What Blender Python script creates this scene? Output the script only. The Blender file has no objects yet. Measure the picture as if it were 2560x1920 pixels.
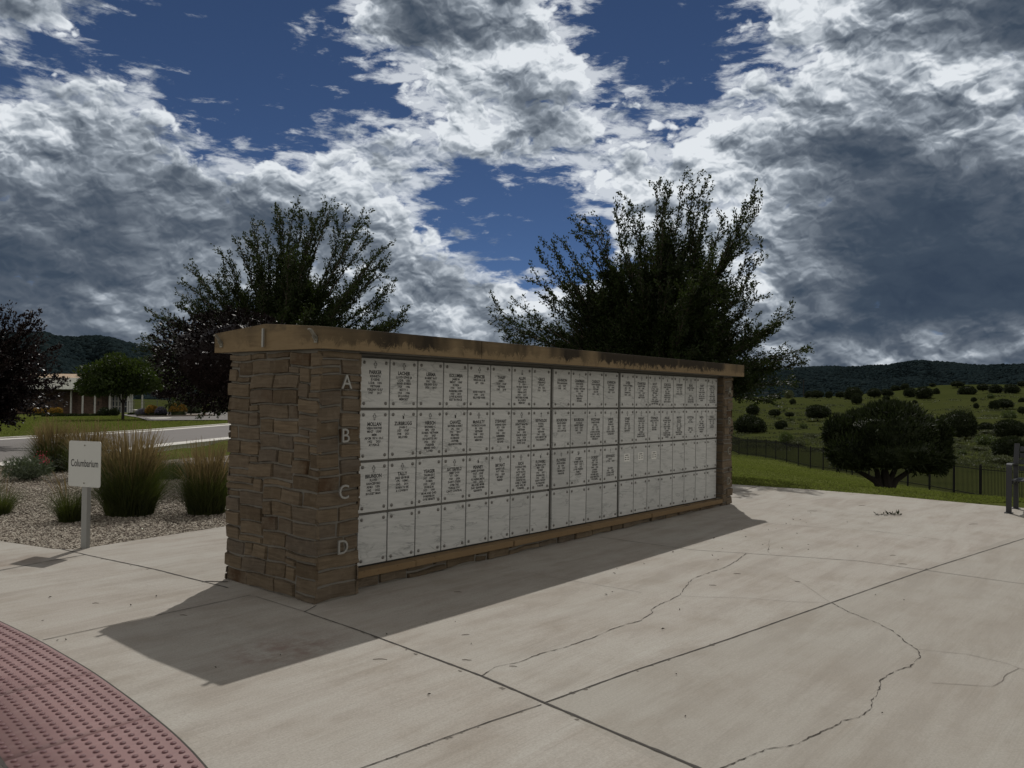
import bpy, bmesh, math, random
import numpy as np
from mathutils import Vector, Matrix
R = math.radians
SC = bpy.context.scene
COL = SC.collection
random.seed(7)
rng = np.random.default_rng(7)

# ------------------------------------------------------------ camera
CP = np.array([-4.0630, -4.9085, 1.4895])
CR = np.array([0.6396002, -0.7685575, 0.0151976])
CU = np.array([-0.0214015, 0.0019590, 0.9997690])
CF = np.array([0.7684097, 0.6397777, 0.0151953])
FPX = 2032.15
cam = bpy.data.objects.new('camera', bpy.data.cameras.new('camera'))
COL.objects.link(cam)
cam.matrix_world = Matrix(((CR[0], CU[0], -CF[0], CP[0]), (CR[1], CU[1], -CF[1], CP[1]), (CR[2], CU[2], -CF[2], CP[2]), (0, 0, 0, 1)))
cam.data.sensor_width = 36
cam.data.lens = FPX / 2560 * 36
cam.data.clip_start = 0.05
cam.data.clip_end = 9000
SC.camera = cam

# ------------------------------------------------------------ exposure
SC.view_settings.view_transform = 'Standard'
SC.view_settings.look = 'None'
SC.view_settings.exposure = 0.0
SC.view_settings.gamma = 1
SC.cycles.max_bounces = 6
SC.cycles.transparent_max_bounces = 8

# ------------------------------------------------------------ node helpers
class NT:
    def __init__(s, tree):
        s.t = tree
        s.n = tree.nodes
        s.l = tree.links
    def node(s, typ, **kw):
        n = s.n.new(typ)
        for k, v in kw.items():
            if k.startswith('_'):
                setattr(n, k[1:], v)
        return n
    def set(s, sock, v):
        if isinstance(v, bpy.types.NodeSocket):
            s.l.new(v, sock)
        elif v is not None:
            if sock.type == 'RGBA' and len(v) == 3:
                v = (*v, 1)
            sock.default_value = v
    def math(s, op, a, b=None, c=None, clamp=False):
        n = s.n.new('ShaderNodeMath'); n.operation = op; n.use_clamp = clamp
        s.set(n.inputs[0], a)
        if b is not None: s.set(n.inputs[1], b)
        if c is not None: s.set(n.inputs[2], c)
        return n.outputs[0]
    def vmath(s, op, a, b=None):
        n = s.n.new('ShaderNodeVectorMath'); n.operation = op
        s.set(n.inputs[0], a)
        if b is not None: s.set(n.inputs[1], b)
        return n.outputs['Value'] if op in ('LENGTH', 'DISTANCE', 'DOT_PRODUCT') else n.outputs[0]
    def rng(s, v, a, b, c=0.0, d=1.0, smooth=False):
        n = s.n.new('ShaderNodeMapRange')
        if smooth: n.interpolation_type = 'SMOOTHSTEP'
        s.set(n.inputs[0], v)
        for i, x in enumerate((a, b, c, d)): s.set(n.inputs[i + 1], x)
        return n.outputs[0]
    def mix(s, f, a, b, blend='MIX'):
        n = s.n.new('ShaderNodeMix'); n.data_type = 'RGBA'; n.blend_type = blend
        s.set(n.inputs[0], f); s.set(n.inputs[6], a); s.set(n.inputs[7], b)
        return n.outputs[2]
    def noise(s, vec, scale, detail=4, rough=0.55, col=False, dist=0.0, dims='3D'):
        n = s.n.new('ShaderNodeTexNoise'); n.noise_dimensions = dims
        if vec is not None: s.set(n.inputs['Vector'], vec)
        n.inputs['Scale'].default_value = scale; n.inputs['Detail'].default_value = detail
        n.inputs['Roughness'].default_value = rough; n.inputs['Distortion'].default_value = dist
        return n.outputs['Color' if col else 'Fac']
    def mapping(s, vec, sc=(1, 1, 1), rot=(0, 0, 0), loc=(0, 0, 0)):
        n = s.n.new('ShaderNodeMapping')
        s.set(n.inputs[0], vec); n.inputs['Location'].default_value = loc
        n.inputs['Rotation'].default_value = rot; n.inputs['Scale'].default_value = sc
        return n.outputs[0]
    def comb(s, x, y, z=0.0):
        n = s.n.new('ShaderNodeCombineXYZ')
        s.set(n.inputs[0], x); s.set(n.inputs[1], y); s.set(n.inputs[2], z)
        return n.outputs[0]
    def sep(s, v):
        n = s.n.new('ShaderNodeSeparateXYZ'); s.set(n.inputs[0], v)
        return n.outputs
    def ramp(s, f, stops):
        n = s.n.new('ShaderNodeValToRGB'); s.set(n.inputs[0], f)
        el = n.color_ramp.elements
        while len(el) < len(stops): el.new(0.5)
        for e, (p, c) in zip(el, stops):
            e.position = p; e.color = (*c, 1) if len(c) == 3 else c
        return n.outputs[0]

# ------------------------------------------------------------ sun and sky
SUN_EL, SUN_AZ = R(52.2), R(55.1)          # azimuth from +Y towards +X
world = bpy.data.worlds.new('World'); SC.world = world
world.use_nodes = True
world.cycles.sampling_method = 'MANUAL'; world.cycles.sample_map_resolution = 512
W = NT(world.node_tree)
for n in list(W.n): W.n.remove(n)

# cloud cover and cloud brightness over the part of the sky in front (rows from high to low, columns from left to right)
COV = ["954101149999851015899999",
       "532112248999931025899999",
       "334400012789984303699999",
       "698432121489866358999999",
       "999842245799976469999999",
       "999956878888879899999999",
       "999999999811279999999999",
       "999999999822139999999999",
       "999999999843028999999999",
       "999999999985115997999999",
       "999998999999879999999999",
       "999999999999999999999999",
       "999999999999999999999999",
       "999999999999999999999999"]
BRI = ["767777788667887877788755",
       "767777788667888778887775",
       "677677778988888888887887",
       "788777788988798888776788",
       "887788888788479798766887",
       "888888888888888997654676",
       "656667888888899988654455",
       "664566767777799999764344",
       "464545677787789998753333",
       "455566667766667887753333",
       "466666777877876777753222",
       "357766777788777777742223",
       "454566777777777777768787",
       "563434444444444444456554"]
def pdir(px, py):
    d = (px - 1280) / FPX * CR - (py - 960) / FPX * CU + CF
    return d / np.linalg.norm(d)
def dir_px(d):
    z = d @ CF
    return 1280 + FPX * (d @ CR) / z, 960 - FPX * (d @ CU) / z
AZ0 = math.atan2(CF[0], CF[1])
NC, NR = 24, 14
AZW = R(38)
els = [R(1.5 + i * 2.05) for i in range(14)]
def grid_at(G, px, py):
    u = min(max(px / 2560 * 24 - 0.5, 0), 22.999); v = min(max(py / 956 * 14 - 0.5, 0), 12.999)
    i, j = int(u), int(v); a, b = u - i, v - j
    g = lambda r, c: int(G[r][c]) / 9
    return (g(j, i) * (1 - a) + g(j, i + 1) * a) * (1 - b) + (g(j + 1, i) * (1 - a) + g(j + 1, i + 1) * a) * b
tc = W.node('ShaderNodeTexCoord').outputs['Generated']
dv = W.vmath('NORMALIZE', tc)
x, y, z = W.sep(dv)[0:3]
fx = W.math('ADD', W.math('MULTIPLY', x, math.sin(AZ0)), W.math('MULTIPLY', y, math.cos(AZ0)))
rx = W.math('SUBTRACT', W.math('MULTIPLY', x, math.cos(AZ0)), W.math('MULTIPLY', y, math.sin(AZ0)))
az = W.math('ARCTAN2', rx, fx)
el = W.math('ARCSINE', z)
# sheared noise space: clouds flatten towards the horizon
pz = W.math('ADD', W.math('ABSOLUTE', z), 0.22)
pn = W.comb(W.math('DIVIDE', rx, pz), W.math('DIVIDE', fx, pz), W.math('MULTIPLY', el, 2.2))
an = W.comb(W.math('MULTIPLY', az, 1.0), W.math('MULTIPLY', el, 1.5), 0.0)
wn = W.noise(an, 7.0, 6, 0.6, col=True)
wv = W.sep(wn)
azw = W.math('ADD', az, W.math('MULTIPLY', W.math('SUBTRACT', wv[0], 0.5), 0.14))
elw = W.math('ADD', el, W.math('MULTIPLY', W.math('SUBTRACT', wv[1], 0.5), 0.10))
u = W.rng(azw, -AZW, AZW)
acc = None; wsum = None
step = els[1] - els[0]
for i, e in enumerate(els):
    stops = []
    for k in range(NC):
        a = AZ0 - AZW + 2 * AZW * (k + 0.5) / NC
        px, py = dir_px(np.array([math.sin(a) * math.cos(e), math.cos(a) * math.cos(e), math.sin(e)]))
        stops.append(((k + 0.5) / NC, (grid_at(COV, px, py), grid_at(BRI, px, py), 0.0)))
    c = W.ramp(u, stops)
    if i == 0: wgt = W.rng(elw, els[0], els[1], 1, 0)
    else: wgt = W.math('MAXIMUM', W.math('SUBTRACT', 1.0, W.math('DIVIDE', W.math('ABSOLUTE', W.math('SUBTRACT', elw, e)), step)), 0.0)
    n = W.node('ShaderNodeVectorMath'); n.operation = 'MULTIPLY_ADD'
    W.set(n.inputs[0], c); W.l.new(wgt, n.inputs[1]); W.set(n.inputs[2], acc if acc is not None else (0, 0, 0))
    acc = n.outputs[0]
    wsum = wgt if wsum is None else W.math('ADD', wsum, wgt)
inside = W.math('MULTIPLY', wsum, W.rng(W.math('ABSOLUTE', az), AZW, AZW + 0.3, 1, 0, True), clamp=True)
cb = W.sep(acc)
cov = W.math('ADD', W.math('ADD', cb[0], W.rng(cb[0], 0.85, 1.0, 0.0, 0.16)), W.math('MULTIPLY', W.math('SUBTRACT', 1.0, inside), 0.62))
bri = W.math('ADD', cb[1], W.math('MULTIPLY', W.math('SUBTRACT', 1.0, inside), 0.7))
def voro(vec, scale, detail=2.0, rough=0.5, smooth=0.35):
    n = W.n.new('ShaderNodeTexVoronoi'); n.feature = 'SMOOTH_F1'; n.voronoi_dimensions = '2D'
    W.set(n.inputs['Vector'], vec); n.inputs['Scale'].default_value = scale
    n.inputs['Detail'].default_value = detail; n.inputs['Roughness'].default_value = rough; n.inputs['Smoothness'].default_value = smooth
    return n.outputs['Distance']
def sub5(v, k): return W.math('MULTIPLY', W.math('SUBTRACT', v, 0.5), k)
wn2 = W.sep(W.noise(an, 18.0, 4, 0.55, col=True))
aw = W.vmath('ADD', an, W.comb(sub5(wn2[0], 0.045), sub5(wn2[1], 0.045), 0.0))
up_ = (0.004, 0.016, 0.0)
v0 = voro(aw, 7.0, 1.5, 0.5, 0.6); v0o = voro(W.vmath('ADD', aw, (0.007, 0.030, 0.0)), 7.0, 1.5, 0.5, 0.6)
v1 = voro(aw, 17.0, 2.0, 0.5, 0.5); v1o = voro(W.vmath('ADD', aw, up_), 17.0, 2.0, 0.5, 0.5)
v2 = voro(aw, 50.0, 2.0, 0.55, 0.4); v2o = voro(W.vmath('ADD', aw, (0.001, 0.005, 0.0)), 50.0, 2.0, 0.55, 0.4)
nA = W.noise(W.mapping(an, (1, 1.25, 1)), 4.2, 5, 0.5)
nC = W.noise(an, 11.0, 6, 0.52)
nB = W.noise(aw, 42.0, 5, 0.55)
tot = W.math('ADD', W.math('ADD', sub5(nA, 0.50), sub5(nC, 0.80)), W.math('ADD', W.math('ADD', sub5(v1, -0.50), sub5(v2, -0.16)), sub5(nB, 0.30)))
dens = W.math('ADD', cov, tot)
alpha = W.rng(dens, 0.53, 0.71, 0, 1, True)
wsp = W.noise(W.mapping(an, (1.0, 1.9, 1.0), rot=(0, 0, 0.25)), 19.0, 8, 0.62, dist=0.25)
wisp = W.math('MULTIPLY', W.rng(W.math('ADD', wsp, W.math('MULTIPLY', cov, 0.42)), 0.68, 0.88, 0, 1, True), 0.75)
alpha = W.math('MAXIMUM', alpha, wisp)
emb = W.math('ADD', W.math('MULTIPLY', W.math('SUBTRACT', v0o, v0), 0.55), W.math('ADD', W.math('MULTIPLY', W.math('SUBTRACT', v1o, v1), 0.46), W.math('MULTIPLY', W.math('SUBTRACT', v2o, v2), 0.26)))
emb = W.math('MULTIPLY', emb, W.rng(bri, 0.3, 0.85, 0.30, 1.15))
edge = W.rng(dens, 0.56, 0.92, 0.26, -0.03, True)
bb = W.math('ADD', W.math('ADD', W.math('MULTIPLY_ADD', bri, 1.22, -0.20), emb), W.math('ADD', edge, W.math('ADD', sub5(nC, 0.46), W.math('ADD', sub5(nA, 0.36), sub5(nB, 0.10)))))
ccol = W.ramp(W.math('MULTIPLY', bb, 0.9), [(0.0, (0.036, 0.055, 0.088)), (0.22, (0.050, 0.072, 0.106)), (0.42, (0.092, 0.115, 0.150)), (0.58, (0.165, 0.195, 0.235)), (0.72, (0.29, 0.33, 0.38)), (0.86, (0.53, 0.575, 0.625)), (1.0, (0.76, 0.80, 0.84))])
# unseen clouds outside the view are set brighter and warmer to add fill light
ccol = W.mix(inside, (0.71, 0.68, 0.62), ccol)
sky = W.node('ShaderNodeTexSky', _sky_type='NISHITA')
sky.sky_type = 'NISHITA'; sky.sun_disc = False; sky.sun_elevation = SUN_EL; sky.sun_rotation = SUN_AZ
sky.altitude = 1800; sky.air_density = 0.48; sky.dust_density = 0.0; sky.ozone_density = 6.0
SKY_STR = 0.05
bg1 = W.node('ShaderNodeBackground'); W.set(bg1.inputs[0], sky.outputs[0]); bg1.inputs[1].default_value = SKY_STR
bg2 = W.node('ShaderNodeBackground'); W.set(bg2.inputs[0], ccol); bg2.inputs[1].default_value = 1.0
ms = W.node('ShaderNodeMixShader'); W.set(ms.inputs[0], W.math('MULTIPLY', alpha, W.rng(z, -0.02, 0.0))); W.l.new(bg1.outputs[0], ms.inputs[1]); W.l.new(bg2.outputs[0], ms.inputs[2])
wo = W.node('ShaderNodeOutputWorld'); W.l.new(ms.outputs[0], wo.inputs[0])

sun = bpy.data.objects.new('sun', bpy.data.lights.new('sun', 'SUN'))
COL.objects.link(sun)
sd = Vector((math.sin(SUN_AZ) * math.cos(SUN_EL), math.cos(SUN_AZ) * math.cos(SUN_EL), math.sin(SUN_EL)))
sun.rotation_euler = sd.to_track_quat('Z', 'Y').to_euler()
sun.data.energy = 2.65; sun.data.angle = R(0.55); sun.data.color = (1.0, 0.965, 0.91)

# ------------------------------------------------------------ object helpers
def tag(o, label=None, cat=None, group=None, kind=None):
    if label: o['label'] = label
    if cat: o['category'] = cat
    if group: o['group'] = group
    if kind: o['kind'] = kind
    return o
def link(name, me, parent=None, loc=(0, 0, 0)):
    o = bpy.data.objects.new(name, me); COL.objects.link(o)
    o.location = loc
    if parent: o.parent = parent
    return o
def empty(name, loc, label, cat, group=None, rz=0):
    o = bpy.data.objects.new(name, None); COL.objects.link(o)
    o.location = loc; o.rotation_euler = (0, 0, rz); o.empty_display_size = 0.2
    return tag(o, label, cat, group)
def mesh_np(name, V, Fc, mats, midx=None, smooth=False, uv=None):
    """V (n,3), Fc (m,k) with k 3 or 4"""
    V = np.asarray(V, dtype=np.float32); Fc = np.asarray(Fc, dtype=np.int32)
    me = bpy.data.meshes.new(name)
    me.vertices.add(len(V)); me.vertices.foreach_set('co', V.ravel())
    k = Fc.shape[1]
    me.loops.add(Fc.size); me.loops.foreach_set('vertex_index', Fc.ravel())
    me.polygons.add(len(Fc)); me.polygons.foreach_set('loop_start', np.arange(0, Fc.size, k, dtype=np.int32))
    try: me.polygons.foreach_set('loop_total', np.full(len(Fc), k, dtype=np.int32))
    except Exception: pass
    for m in (mats if isinstance(mats, (list, tuple)) else [mats]): me.materials.append(m)
    if midx is not None: me.polygons.foreach_set('material_index', np.asarray(midx, dtype=np.int32))
    if smooth: me.polygons.foreach_set('use_smooth', np.ones(len(Fc), dtype=bool))
    me.update(calc_edges=True); me.validate()
    return me
class MB:
    """collects simple solids into one mesh"""
    def __init__(s): s.v = []; s.f = []; s.m = []
    def add(s, vs, fs, mi=0):
        b = len(s.v); s.v += [tuple(v) for v in vs]; s.f += [tuple(i + b for i in f) for f in fs]; s.m += [mi] * len(fs)
    def box(s, a, b, mi=0):
        x0, y0, z0 = a; x1, y1, z1 = b
        s.add([(x0, y0, z0), (x1, y0, z0), (x1, y1, z0), (x0, y1, z0), (x0, y0, z1), (x1, y0, z1), (x1, y1, z1), (x0, y1, z1)],
              [(0, 3, 2, 1), (4, 5, 6, 7), (0, 1, 5, 4), (1, 2, 6, 5), (2, 3, 7, 6), (3, 0, 4, 7)], mi)
    def prism(s, prof, fn, n=None, mi=0, cap=True):
        """prof: list of 2d pts; fn(k,p)->3d for k=0,1"""
        m = len(prof)
        s.add([fn(0, p) for p in prof] + [fn(1, p) for p in prof], [(i, (i + 1) % m, (i + 1) % m + m, i + m) for i in range(m)] + ([tuple(range(m))[::-1], tuple(range(m, 2 * m))] if cap else []), mi)
    def tube(s, pts, r, n=8, mi=0, cap=True, flat=None):
        pts = [Vector(p) for p in pts]; rs = r if isinstance(r, (list, tuple)) else [r] * len(pts)
        base = len(s.v); up = Vector((0, 0, 1))
        for i, p in enumerate(pts):
            t = (pts[min(i + 1, len(pts) - 1)] - pts[max(i - 1, 0)]).normalized()
            a = t.cross(up)
            if a.length < 1e-3: a = t.cross(Vector((1, 0, 0)))
            a.normalize(); b = t.cross(a).normalized()
            for k in range(n):
                an = 2 * math.pi * k / n
                s.v.append(tuple(p + (a * math.cos(an) * (flat or 1) + b * math.sin(an)) * rs[i]))
        for i in range(len(pts) - 1):
            for k in range(n):
                k2 = (k + 1) % n
                s.f.append((base + i * n + k, base + i * n + k2, base + (i + 1) * n + k2, base + (i + 1) * n + k)); s.m.append(mi)
        if cap:
            s.f.append(tuple(base + k for k in range(n))[::-1]); s.m.append(mi)
            s.f.append(tuple(base + (len(pts) - 1) * n + k for k in range(n))); s.m.append(mi)
    def mesh(s, name, mats, bevel=0, smooth=False, seg=2):
        me = bpy.data.meshes.new(name); me.from_pydata(s.v, [], s.f)
        for m in (mats if isinstance(mats, (list, tuple)) else [mats]): me.materials.append(m)
        me.polygons.foreach_set('material_index', s.m)
        bm = bmesh.new(); bm.from_mesh(me)
        bmesh.ops.recalc_face_normals(bm, faces=bm.faces)
        if bevel: bmesh.ops.bevel(bm, geom=bm.edges[:], offset=bevel, segments=seg, affect='EDGES', profile=0.6, clamp_overlap=True)
        bm.to_mesh(me); bm.free()
        if smooth: me.polygons.foreach_set('use_smooth', [True] * len(me.polygons))
        return me
    def obj(s, name, mats, parent=None, loc=(0, 0, 0), **kw): return link(name, s.mesh(name, mats, **kw), parent, loc)

def mat(name, fn, rough=0.8, metal=0.0, spec=0.5):
    m = bpy.data.materials.new(name); m.use_nodes = True
    T = NT(m.node_tree); p = T.n['Principled BSDF']
    p.inputs['Roughness'].default_value = rough; p.inputs['Metallic'].default_value = metal
    p.inputs['Specular IOR Level'].default_value = spec
    r = fn(T, p)
    if r is not None: T.set(p.inputs['Base Color'], r)
    return m
def bump(T, p, h, strength=0.3, dist=0.01):
    b = T.node('ShaderNodeBump'); b.inputs['Strength'].default_value = strength; b.inputs['Distance'].default_value = dist
    T.l.new(h, b.inputs['Height']); T.l.new(b.outputs[0], p.inputs['Normal'])
def objc(T): return T.node('ShaderNodeTexCoord').outputs['Object']
def wpos(T): return T.node('ShaderNodeNewGeometry').outputs['Position']
def island(T): return T.node('ShaderNodeNewGeometry').outputs['Random Per Island']
def orand(T): return T.node('ShaderNodeObjectInfo').outputs['Random']

def flat_mat(name, c, rough=0.7, metal=0.0, var=0.12, scale=30, bmp=0.0, spec=0.5):
    def f(T, p):
        n = T.noise(objc(T), scale, 4, 0.6)
        if bmp: bump(T, p, n, bmp, 0.004)
        return T.mix(n, tuple(v * (1 - var) for v in c), tuple(min(1, v * (1 + var)) for v in c))
    return mat(name, f, rough, metal, spec)

# ---- concrete of the plaza
def stain_pt(T, P, px, rad):
    return T.rng(T.vmath('LENGTH', T.vmath('MULTIPLY', T.vmath('SUBTRACT', P, (px[0], px[1], 0)), (1 / rad[0], 1 / rad[1], 0))), 0.2, 1.0, 1, 0, True)
def f_conc(T, p):
    P = wpos(T)
    n1 = T.noise(P, 0.55, 5, 0.6)
    n2 = T.noise(T.mapping(P, (0.8, 4.5, 1), rot=(0, 0, 0.10)), 1.1, 9, 0.66, dist=0.5)      # broom streaks along the slabs
    n3 = T.noise(P, 95, 3, 0.7)
    n4 = T.noise(P, 2.2, 6, 0.62)
    brm = T.noise(T.mapping(P, (2.5, 110, 1)), 1.0, 3, 0.6)
    c = T.mix(T.rng(n1, 0.38, 0.62), (0.368, 0.345, 0.306), (0.350, 0.316, 0.277))
    c = T.mix(T.rng(n4, 0.45, 0.72, 0, 0.8), c, (0.285, 0.250, 0.205))
    c = T.mix(T.rng(n2, 0.42, 0.72, 0, 0.75), c, (0.425, 0.410, 0.370))
    c = T.mix(T.rng(n2, 0.30, 0.48, 0.45, 0), c, (0.262, 0.240, 0.208))
    c = T.mix(T.rng(n3, 0.3, 0.7, 0, 0.30), c, (0.20, 0.175, 0.15), 'MULTIPLY')
    c = T.mix(T.rng(T.noise(P, 260, 2, 0.6), 0.55, 0.7, 0, 0.25), c, (0.16, 0.14, 0.12))
    c = T.mix(T.math('MULTIPLY', T.rng(brm, 0.48, 0.72, 0, 0.42), T.rng(n4, 0.3, 0.6, 0.4, 1.0)), c, (0.21, 0.19, 0.165))
    s1 = T.math('MULTIPLY', stain_pt(T, P, (-1.23, -0.85), (0.55, 0.38)), T.rng(T.noise(P, 7, 5, 0.7), 0.42, 0.62))
    c = T.mix(T.math('MULTIPLY', s1, 0.6), c, (0.17, 0.10, 0.08))
    X, Y = T.sep(P)[0:2]; below = T.math('LESS_THAN', T.math('ADD', T.math('ADD', Y, 2.5), T.math('MULTIPLY', T.math('ADD', X, 0.89), 0.136)), 0.0)
    slab = T.math('MULTIPLY', below, T.math('GREATER_THAN', X, T.math('MULTIPLY_ADD', Y, 0.25, -0.27)))
    c = T.mix(T.math('MULTIPLY', slab, 0.30), c, (0.215, 0.200, 0.168))
    s2 = T.math('MULTIPLY', stain_pt(T, P, (-1.5, 2.9), (0.7, 0.55)), T.rng(n4, 0.35, 0.6))
    c = T.mix(T.math('MULTIPLY', s2, 0.5), c, (0.17, 0.12, 0.085))
    h = T.math('ADD', T.math('MULTIPLY', n3, 0.5), T.math('MULTIPLY', brm, 0.6))
    bump(T, p, h, 0.35, 0.004)
    return c
M = {}
M['concrete'] = mat('concrete', f_conc, 0.88, 0, 0.3)
M['joint'] = flat_mat('joint_filler', (0.045, 0.040, 0.035), 0.95, var=0.4, scale=60)
M['crack'] = flat_mat('crack', (0.035, 0.028, 0.022), 0.95, var=0.3)
M['joint_dirt'] = flat_mat('joint_dirt', (0.14, 0.125, 0.105), 0.95, var=0.5, scale=90)
M['kerb'] = mat('kerb_concrete', lambda T, p: T.mix(T.noise(wpos(T), 1.5, 6, 0.6), (0.50, 0.48, 0.44), (0.62, 0.60, 0.55)), 0.9)
M['asphalt'] = mat('asphalt', lambda T, p: T.mix(T.noise(wpos(T), 0.5, 6, 0.65), (0.115, 0.105, 0.098), (0.17, 0.155, 0.145)), 0.9)

# ---- sandstone veneer
def f_stone(T, p):
    P = objc(T); r = island(T)
    st = T.noise(T.mapping(P, (2.5, 2.5, 34)), 1.6, 7, 0.62, dist=0.35)
    n = T.noise(P, 14, 6, 0.65)
    c = T.ramp(r, [(0, (0.088, 0.066, 0.043)), (0.25, (0.140, 0.108, 0.072)), (0.5, (0.108, 0.090, 0.072)), (0.75, (0.165, 0.126, 0.083)), (1, (0.118, 0.096, 0.072))])
    c = T.mix(T.rng(st, 0.35, 0.7, 0, 0.75), c, (0.060, 0.043, 0.028))
    c = T.mix(T.rng(n, 0.5, 0.8, 0, 0.6), c, (0.175, 0.142, 0.105))
    rust = T.math('MULTIPLY', T.rng(T.math('FRACT', T.math('MULTIPLY', r, 37.3)), 0.93, 0.95), T.rng(T.noise(P, 5, 4, 0.6), 0.45, 0.6))
    c = T.mix(T.math('MULTIPLY', rust, 0.75), c, (0.050, 0.024, 0.009))
    bump(T, p, T.math('ADD', st, T.math('MULTIPLY', n, 0.8)), 0.6, 0.012)
    return c
M['stone'] = mat('sandstone', f_stone, 0.92, 0, 0.2)
M['mortar'] = mat('mortar', lambda T, p: (bump(T, p, T.noise(objc(T), 60, 4), 0.5, 0.006), T.mix(T.noise(objc(T), 9, 5), (0.10, 0.092, 0.080), (0.19, 0.178, 0.155)))[1], 0.95)
def f_cap(T, p):
    P = objc(T); x, y, z = T.sep(P)[0:3]
    n = T.noise(P, 3, 6, 0.6); grain = T.noise(T.mapping(P, (3, 3, 26)), 1.5, 6, 0.6, dist=1.2)
    c = T.mix(n, (0.175, 0.128, 0.072), (0.225, 0.168, 0.100))
    c = T.mix(T.rng(grain, 0.45, 0.7, 0, 0.4), c, (0.125, 0.085, 0.046))
    # black lichen clinging to the upper half of the faces, patchy along the length
    patch = T.rng(T.noise(T.mapping(P, (1, 1, 0.25)), 1.25, 4, 0.6), 0.38, 0.54)
    drip = T.noise(T.mapping(P, (8, 8, 6.5)), 1.0, 10, 0.78, dist=0.9)
    top = T.rng(z, 1.82, 1.95, 0.0, 0.34)
    lich = T.math('MULTIPLY', T.rng(T.math('ADD', drip, top), 0.53, 0.66, 0, 1, True), T.math('MULTIPLY', patch, T.rng(x, -3.54, -2.9, 0.45, 1)))
    c = T.mix(T.math('MULTIPLY', lich, 0.93), c, (0.016, 0.013, 0.010))
    edge = T.math('MULTIPLY', T.rng(z, 1.935, 1.962), T.rng(T.noise(P, 6, 5, 0.7), 0.4, 0.62))
    c = T.mix(T.math('MULTIPLY', edge, 0.6), c, (0.05, 0.040, 0.030))
    bump(T, p, T.math('ADD', grain, T.math('MULTIPLY', T.noise(P, 50, 4), 0.5)), 0.35, 0.006)
    return c
M['cap'] = mat('cap_sandstone', f_cap, 0.9, 0, 0.2)
def f_ledge(T, p):
    P = objc(T)
    c = T.mix(T.noise(P, 4, 6, 0.6), (0.150, 0.100, 0.052), (0.205, 0.143, 0.080))
    sp = T.rng(T.noise(T.mapping(P, (1, 1, 2)), 26, 5, 0.7), 0.60, 0.68)
    bump(T, p, T.noise(P, 30, 5), 0.4, 0.006)
    return T.mix(T.math('MULTIPLY', sp, 0.7), c, (0.06, 0.035, 0.02))
M['ledge'] = mat('ledge_stone', f_ledge, 0.9, 0, 0.2)
def f_marble(T, p):
    o = orand(T); P = T.vmath('ADD', objc(T), T.comb(T.math('MULTIPLY', o, 37.0), T.math('MULTIPLY', o, 91.0), T.math('MULTIPLY', o, 13.0)))
    P2 = T.mapping(P, (0.7, 1, 3.0), rot=(0, R(-22), 0))
    v = T.math('ABSOLUTE', T.math('SUBTRACT', T.noise(P2, 3.6, 6, 0.6, dist=0.7), 0.5))
    vein = T.rng(v, 0.0, 0.030, 1, 0, True)
    msk = T.rng(T.noise(P2, 4.5, 4), 0.42, 0.60)
    cl = T.noise(T.mapping(P2, (1, 1, 3)), 6, 6, 0.6)
    c = T.mix(T.rng(cl, 0.35, 0.75), (0.48, 0.485, 0.475), (0.375, 0.382, 0.376))
    c = T.mix(T.math('MULTIPLY', T.math('MULTIPLY', vein, msk), 0.60), c, (0.16, 0.168, 0.165))
    dk = T.rng(T.math('FRACT', T.math('MULTIPLY', o, 7.7)), 0.86, 1.0, 0.0, 0.30)
    return T.mix(dk, c, (0.22, 0.225, 0.22))
M['marble'] = mat('marble', f_marble, 0.55, 0, 0.3)
M['ink'] = flat_mat('engraving_paint', (0.018, 0.018, 0.018), 0.7, var=0.2)
M['frame'] = flat_mat('niche_frame_metal', (0.115, 0.110, 0.100), 0.6, 0.3, var=0.2, scale=8)
M['dark'] = flat_mat('dark_void', (0.02, 0.02, 0.018), 0.9)
M['rosette'] = flat_mat('rosette_bronze', (0.16, 0.155, 0.145), 0.45, 0.4, var=0.3, scale=80)
M['steel'] = flat_mat('brushed_steel', (0.25, 0.25, 0.24), 0.45, 0.5, var=0.1, scale=40)
M['galv'] = flat_mat('galvanised_steel', (0.20, 0.19, 0.16), 0.5, 0.6, var=0.4, scale=60)
M['paper'] = flat_mat('paper_note', (0.66, 0.66, 0.63), 0.8, var=0.03)
M['sign'] = flat_mat('sign_white', (0.48, 0.49, 0.475), 0.45, 0.0, var=0.03, scale=6)
M['signpost'] = flat_mat('sign_post_grey', (0.25, 0.255, 0.25), 0.5, 0.3, var=0.06, scale=9)
M['black'] = flat_mat('sign_lettering', (0.02, 0.02, 0.022), 0.5, var=0.1)
M['fence'] = flat_mat('black_fence_paint', (0.010, 0.010, 0.011), 0.6, 0.0, var=0.1, spec=0.15)
M['bench'] = flat_mat('bench_grey_paint', (0.040, 0.042, 0.047), 0.5, 0.1, var=0.12, scale=15, spec=0.3)
M['gravel_base'] = mat('gravel_base', lambda T, p: (bump(T, p, T.noise(wpos(T), 45, 3), 1.0, 0.03), T.mix(T.rng(T.noise(wpos(T), 50, 3, 0.6), 0.35, 0.65), (0.10, 0.08, 0.065), (0.34, 0.285, 0.23)))[1], 0.95)
M['pebble'] = mat('pebble', lambda T, p: T.ramp(island(T), [(0, (0.09, 0.072, 0.056)), (0.3, (0.19, 0.160, 0.125)), (0.6, (0.31, 0.272, 0.22)), (0.85, (0.42, 0.385, 0.32)), (1, (0.18, 0.14, 0.11))]), 0.9)
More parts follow.
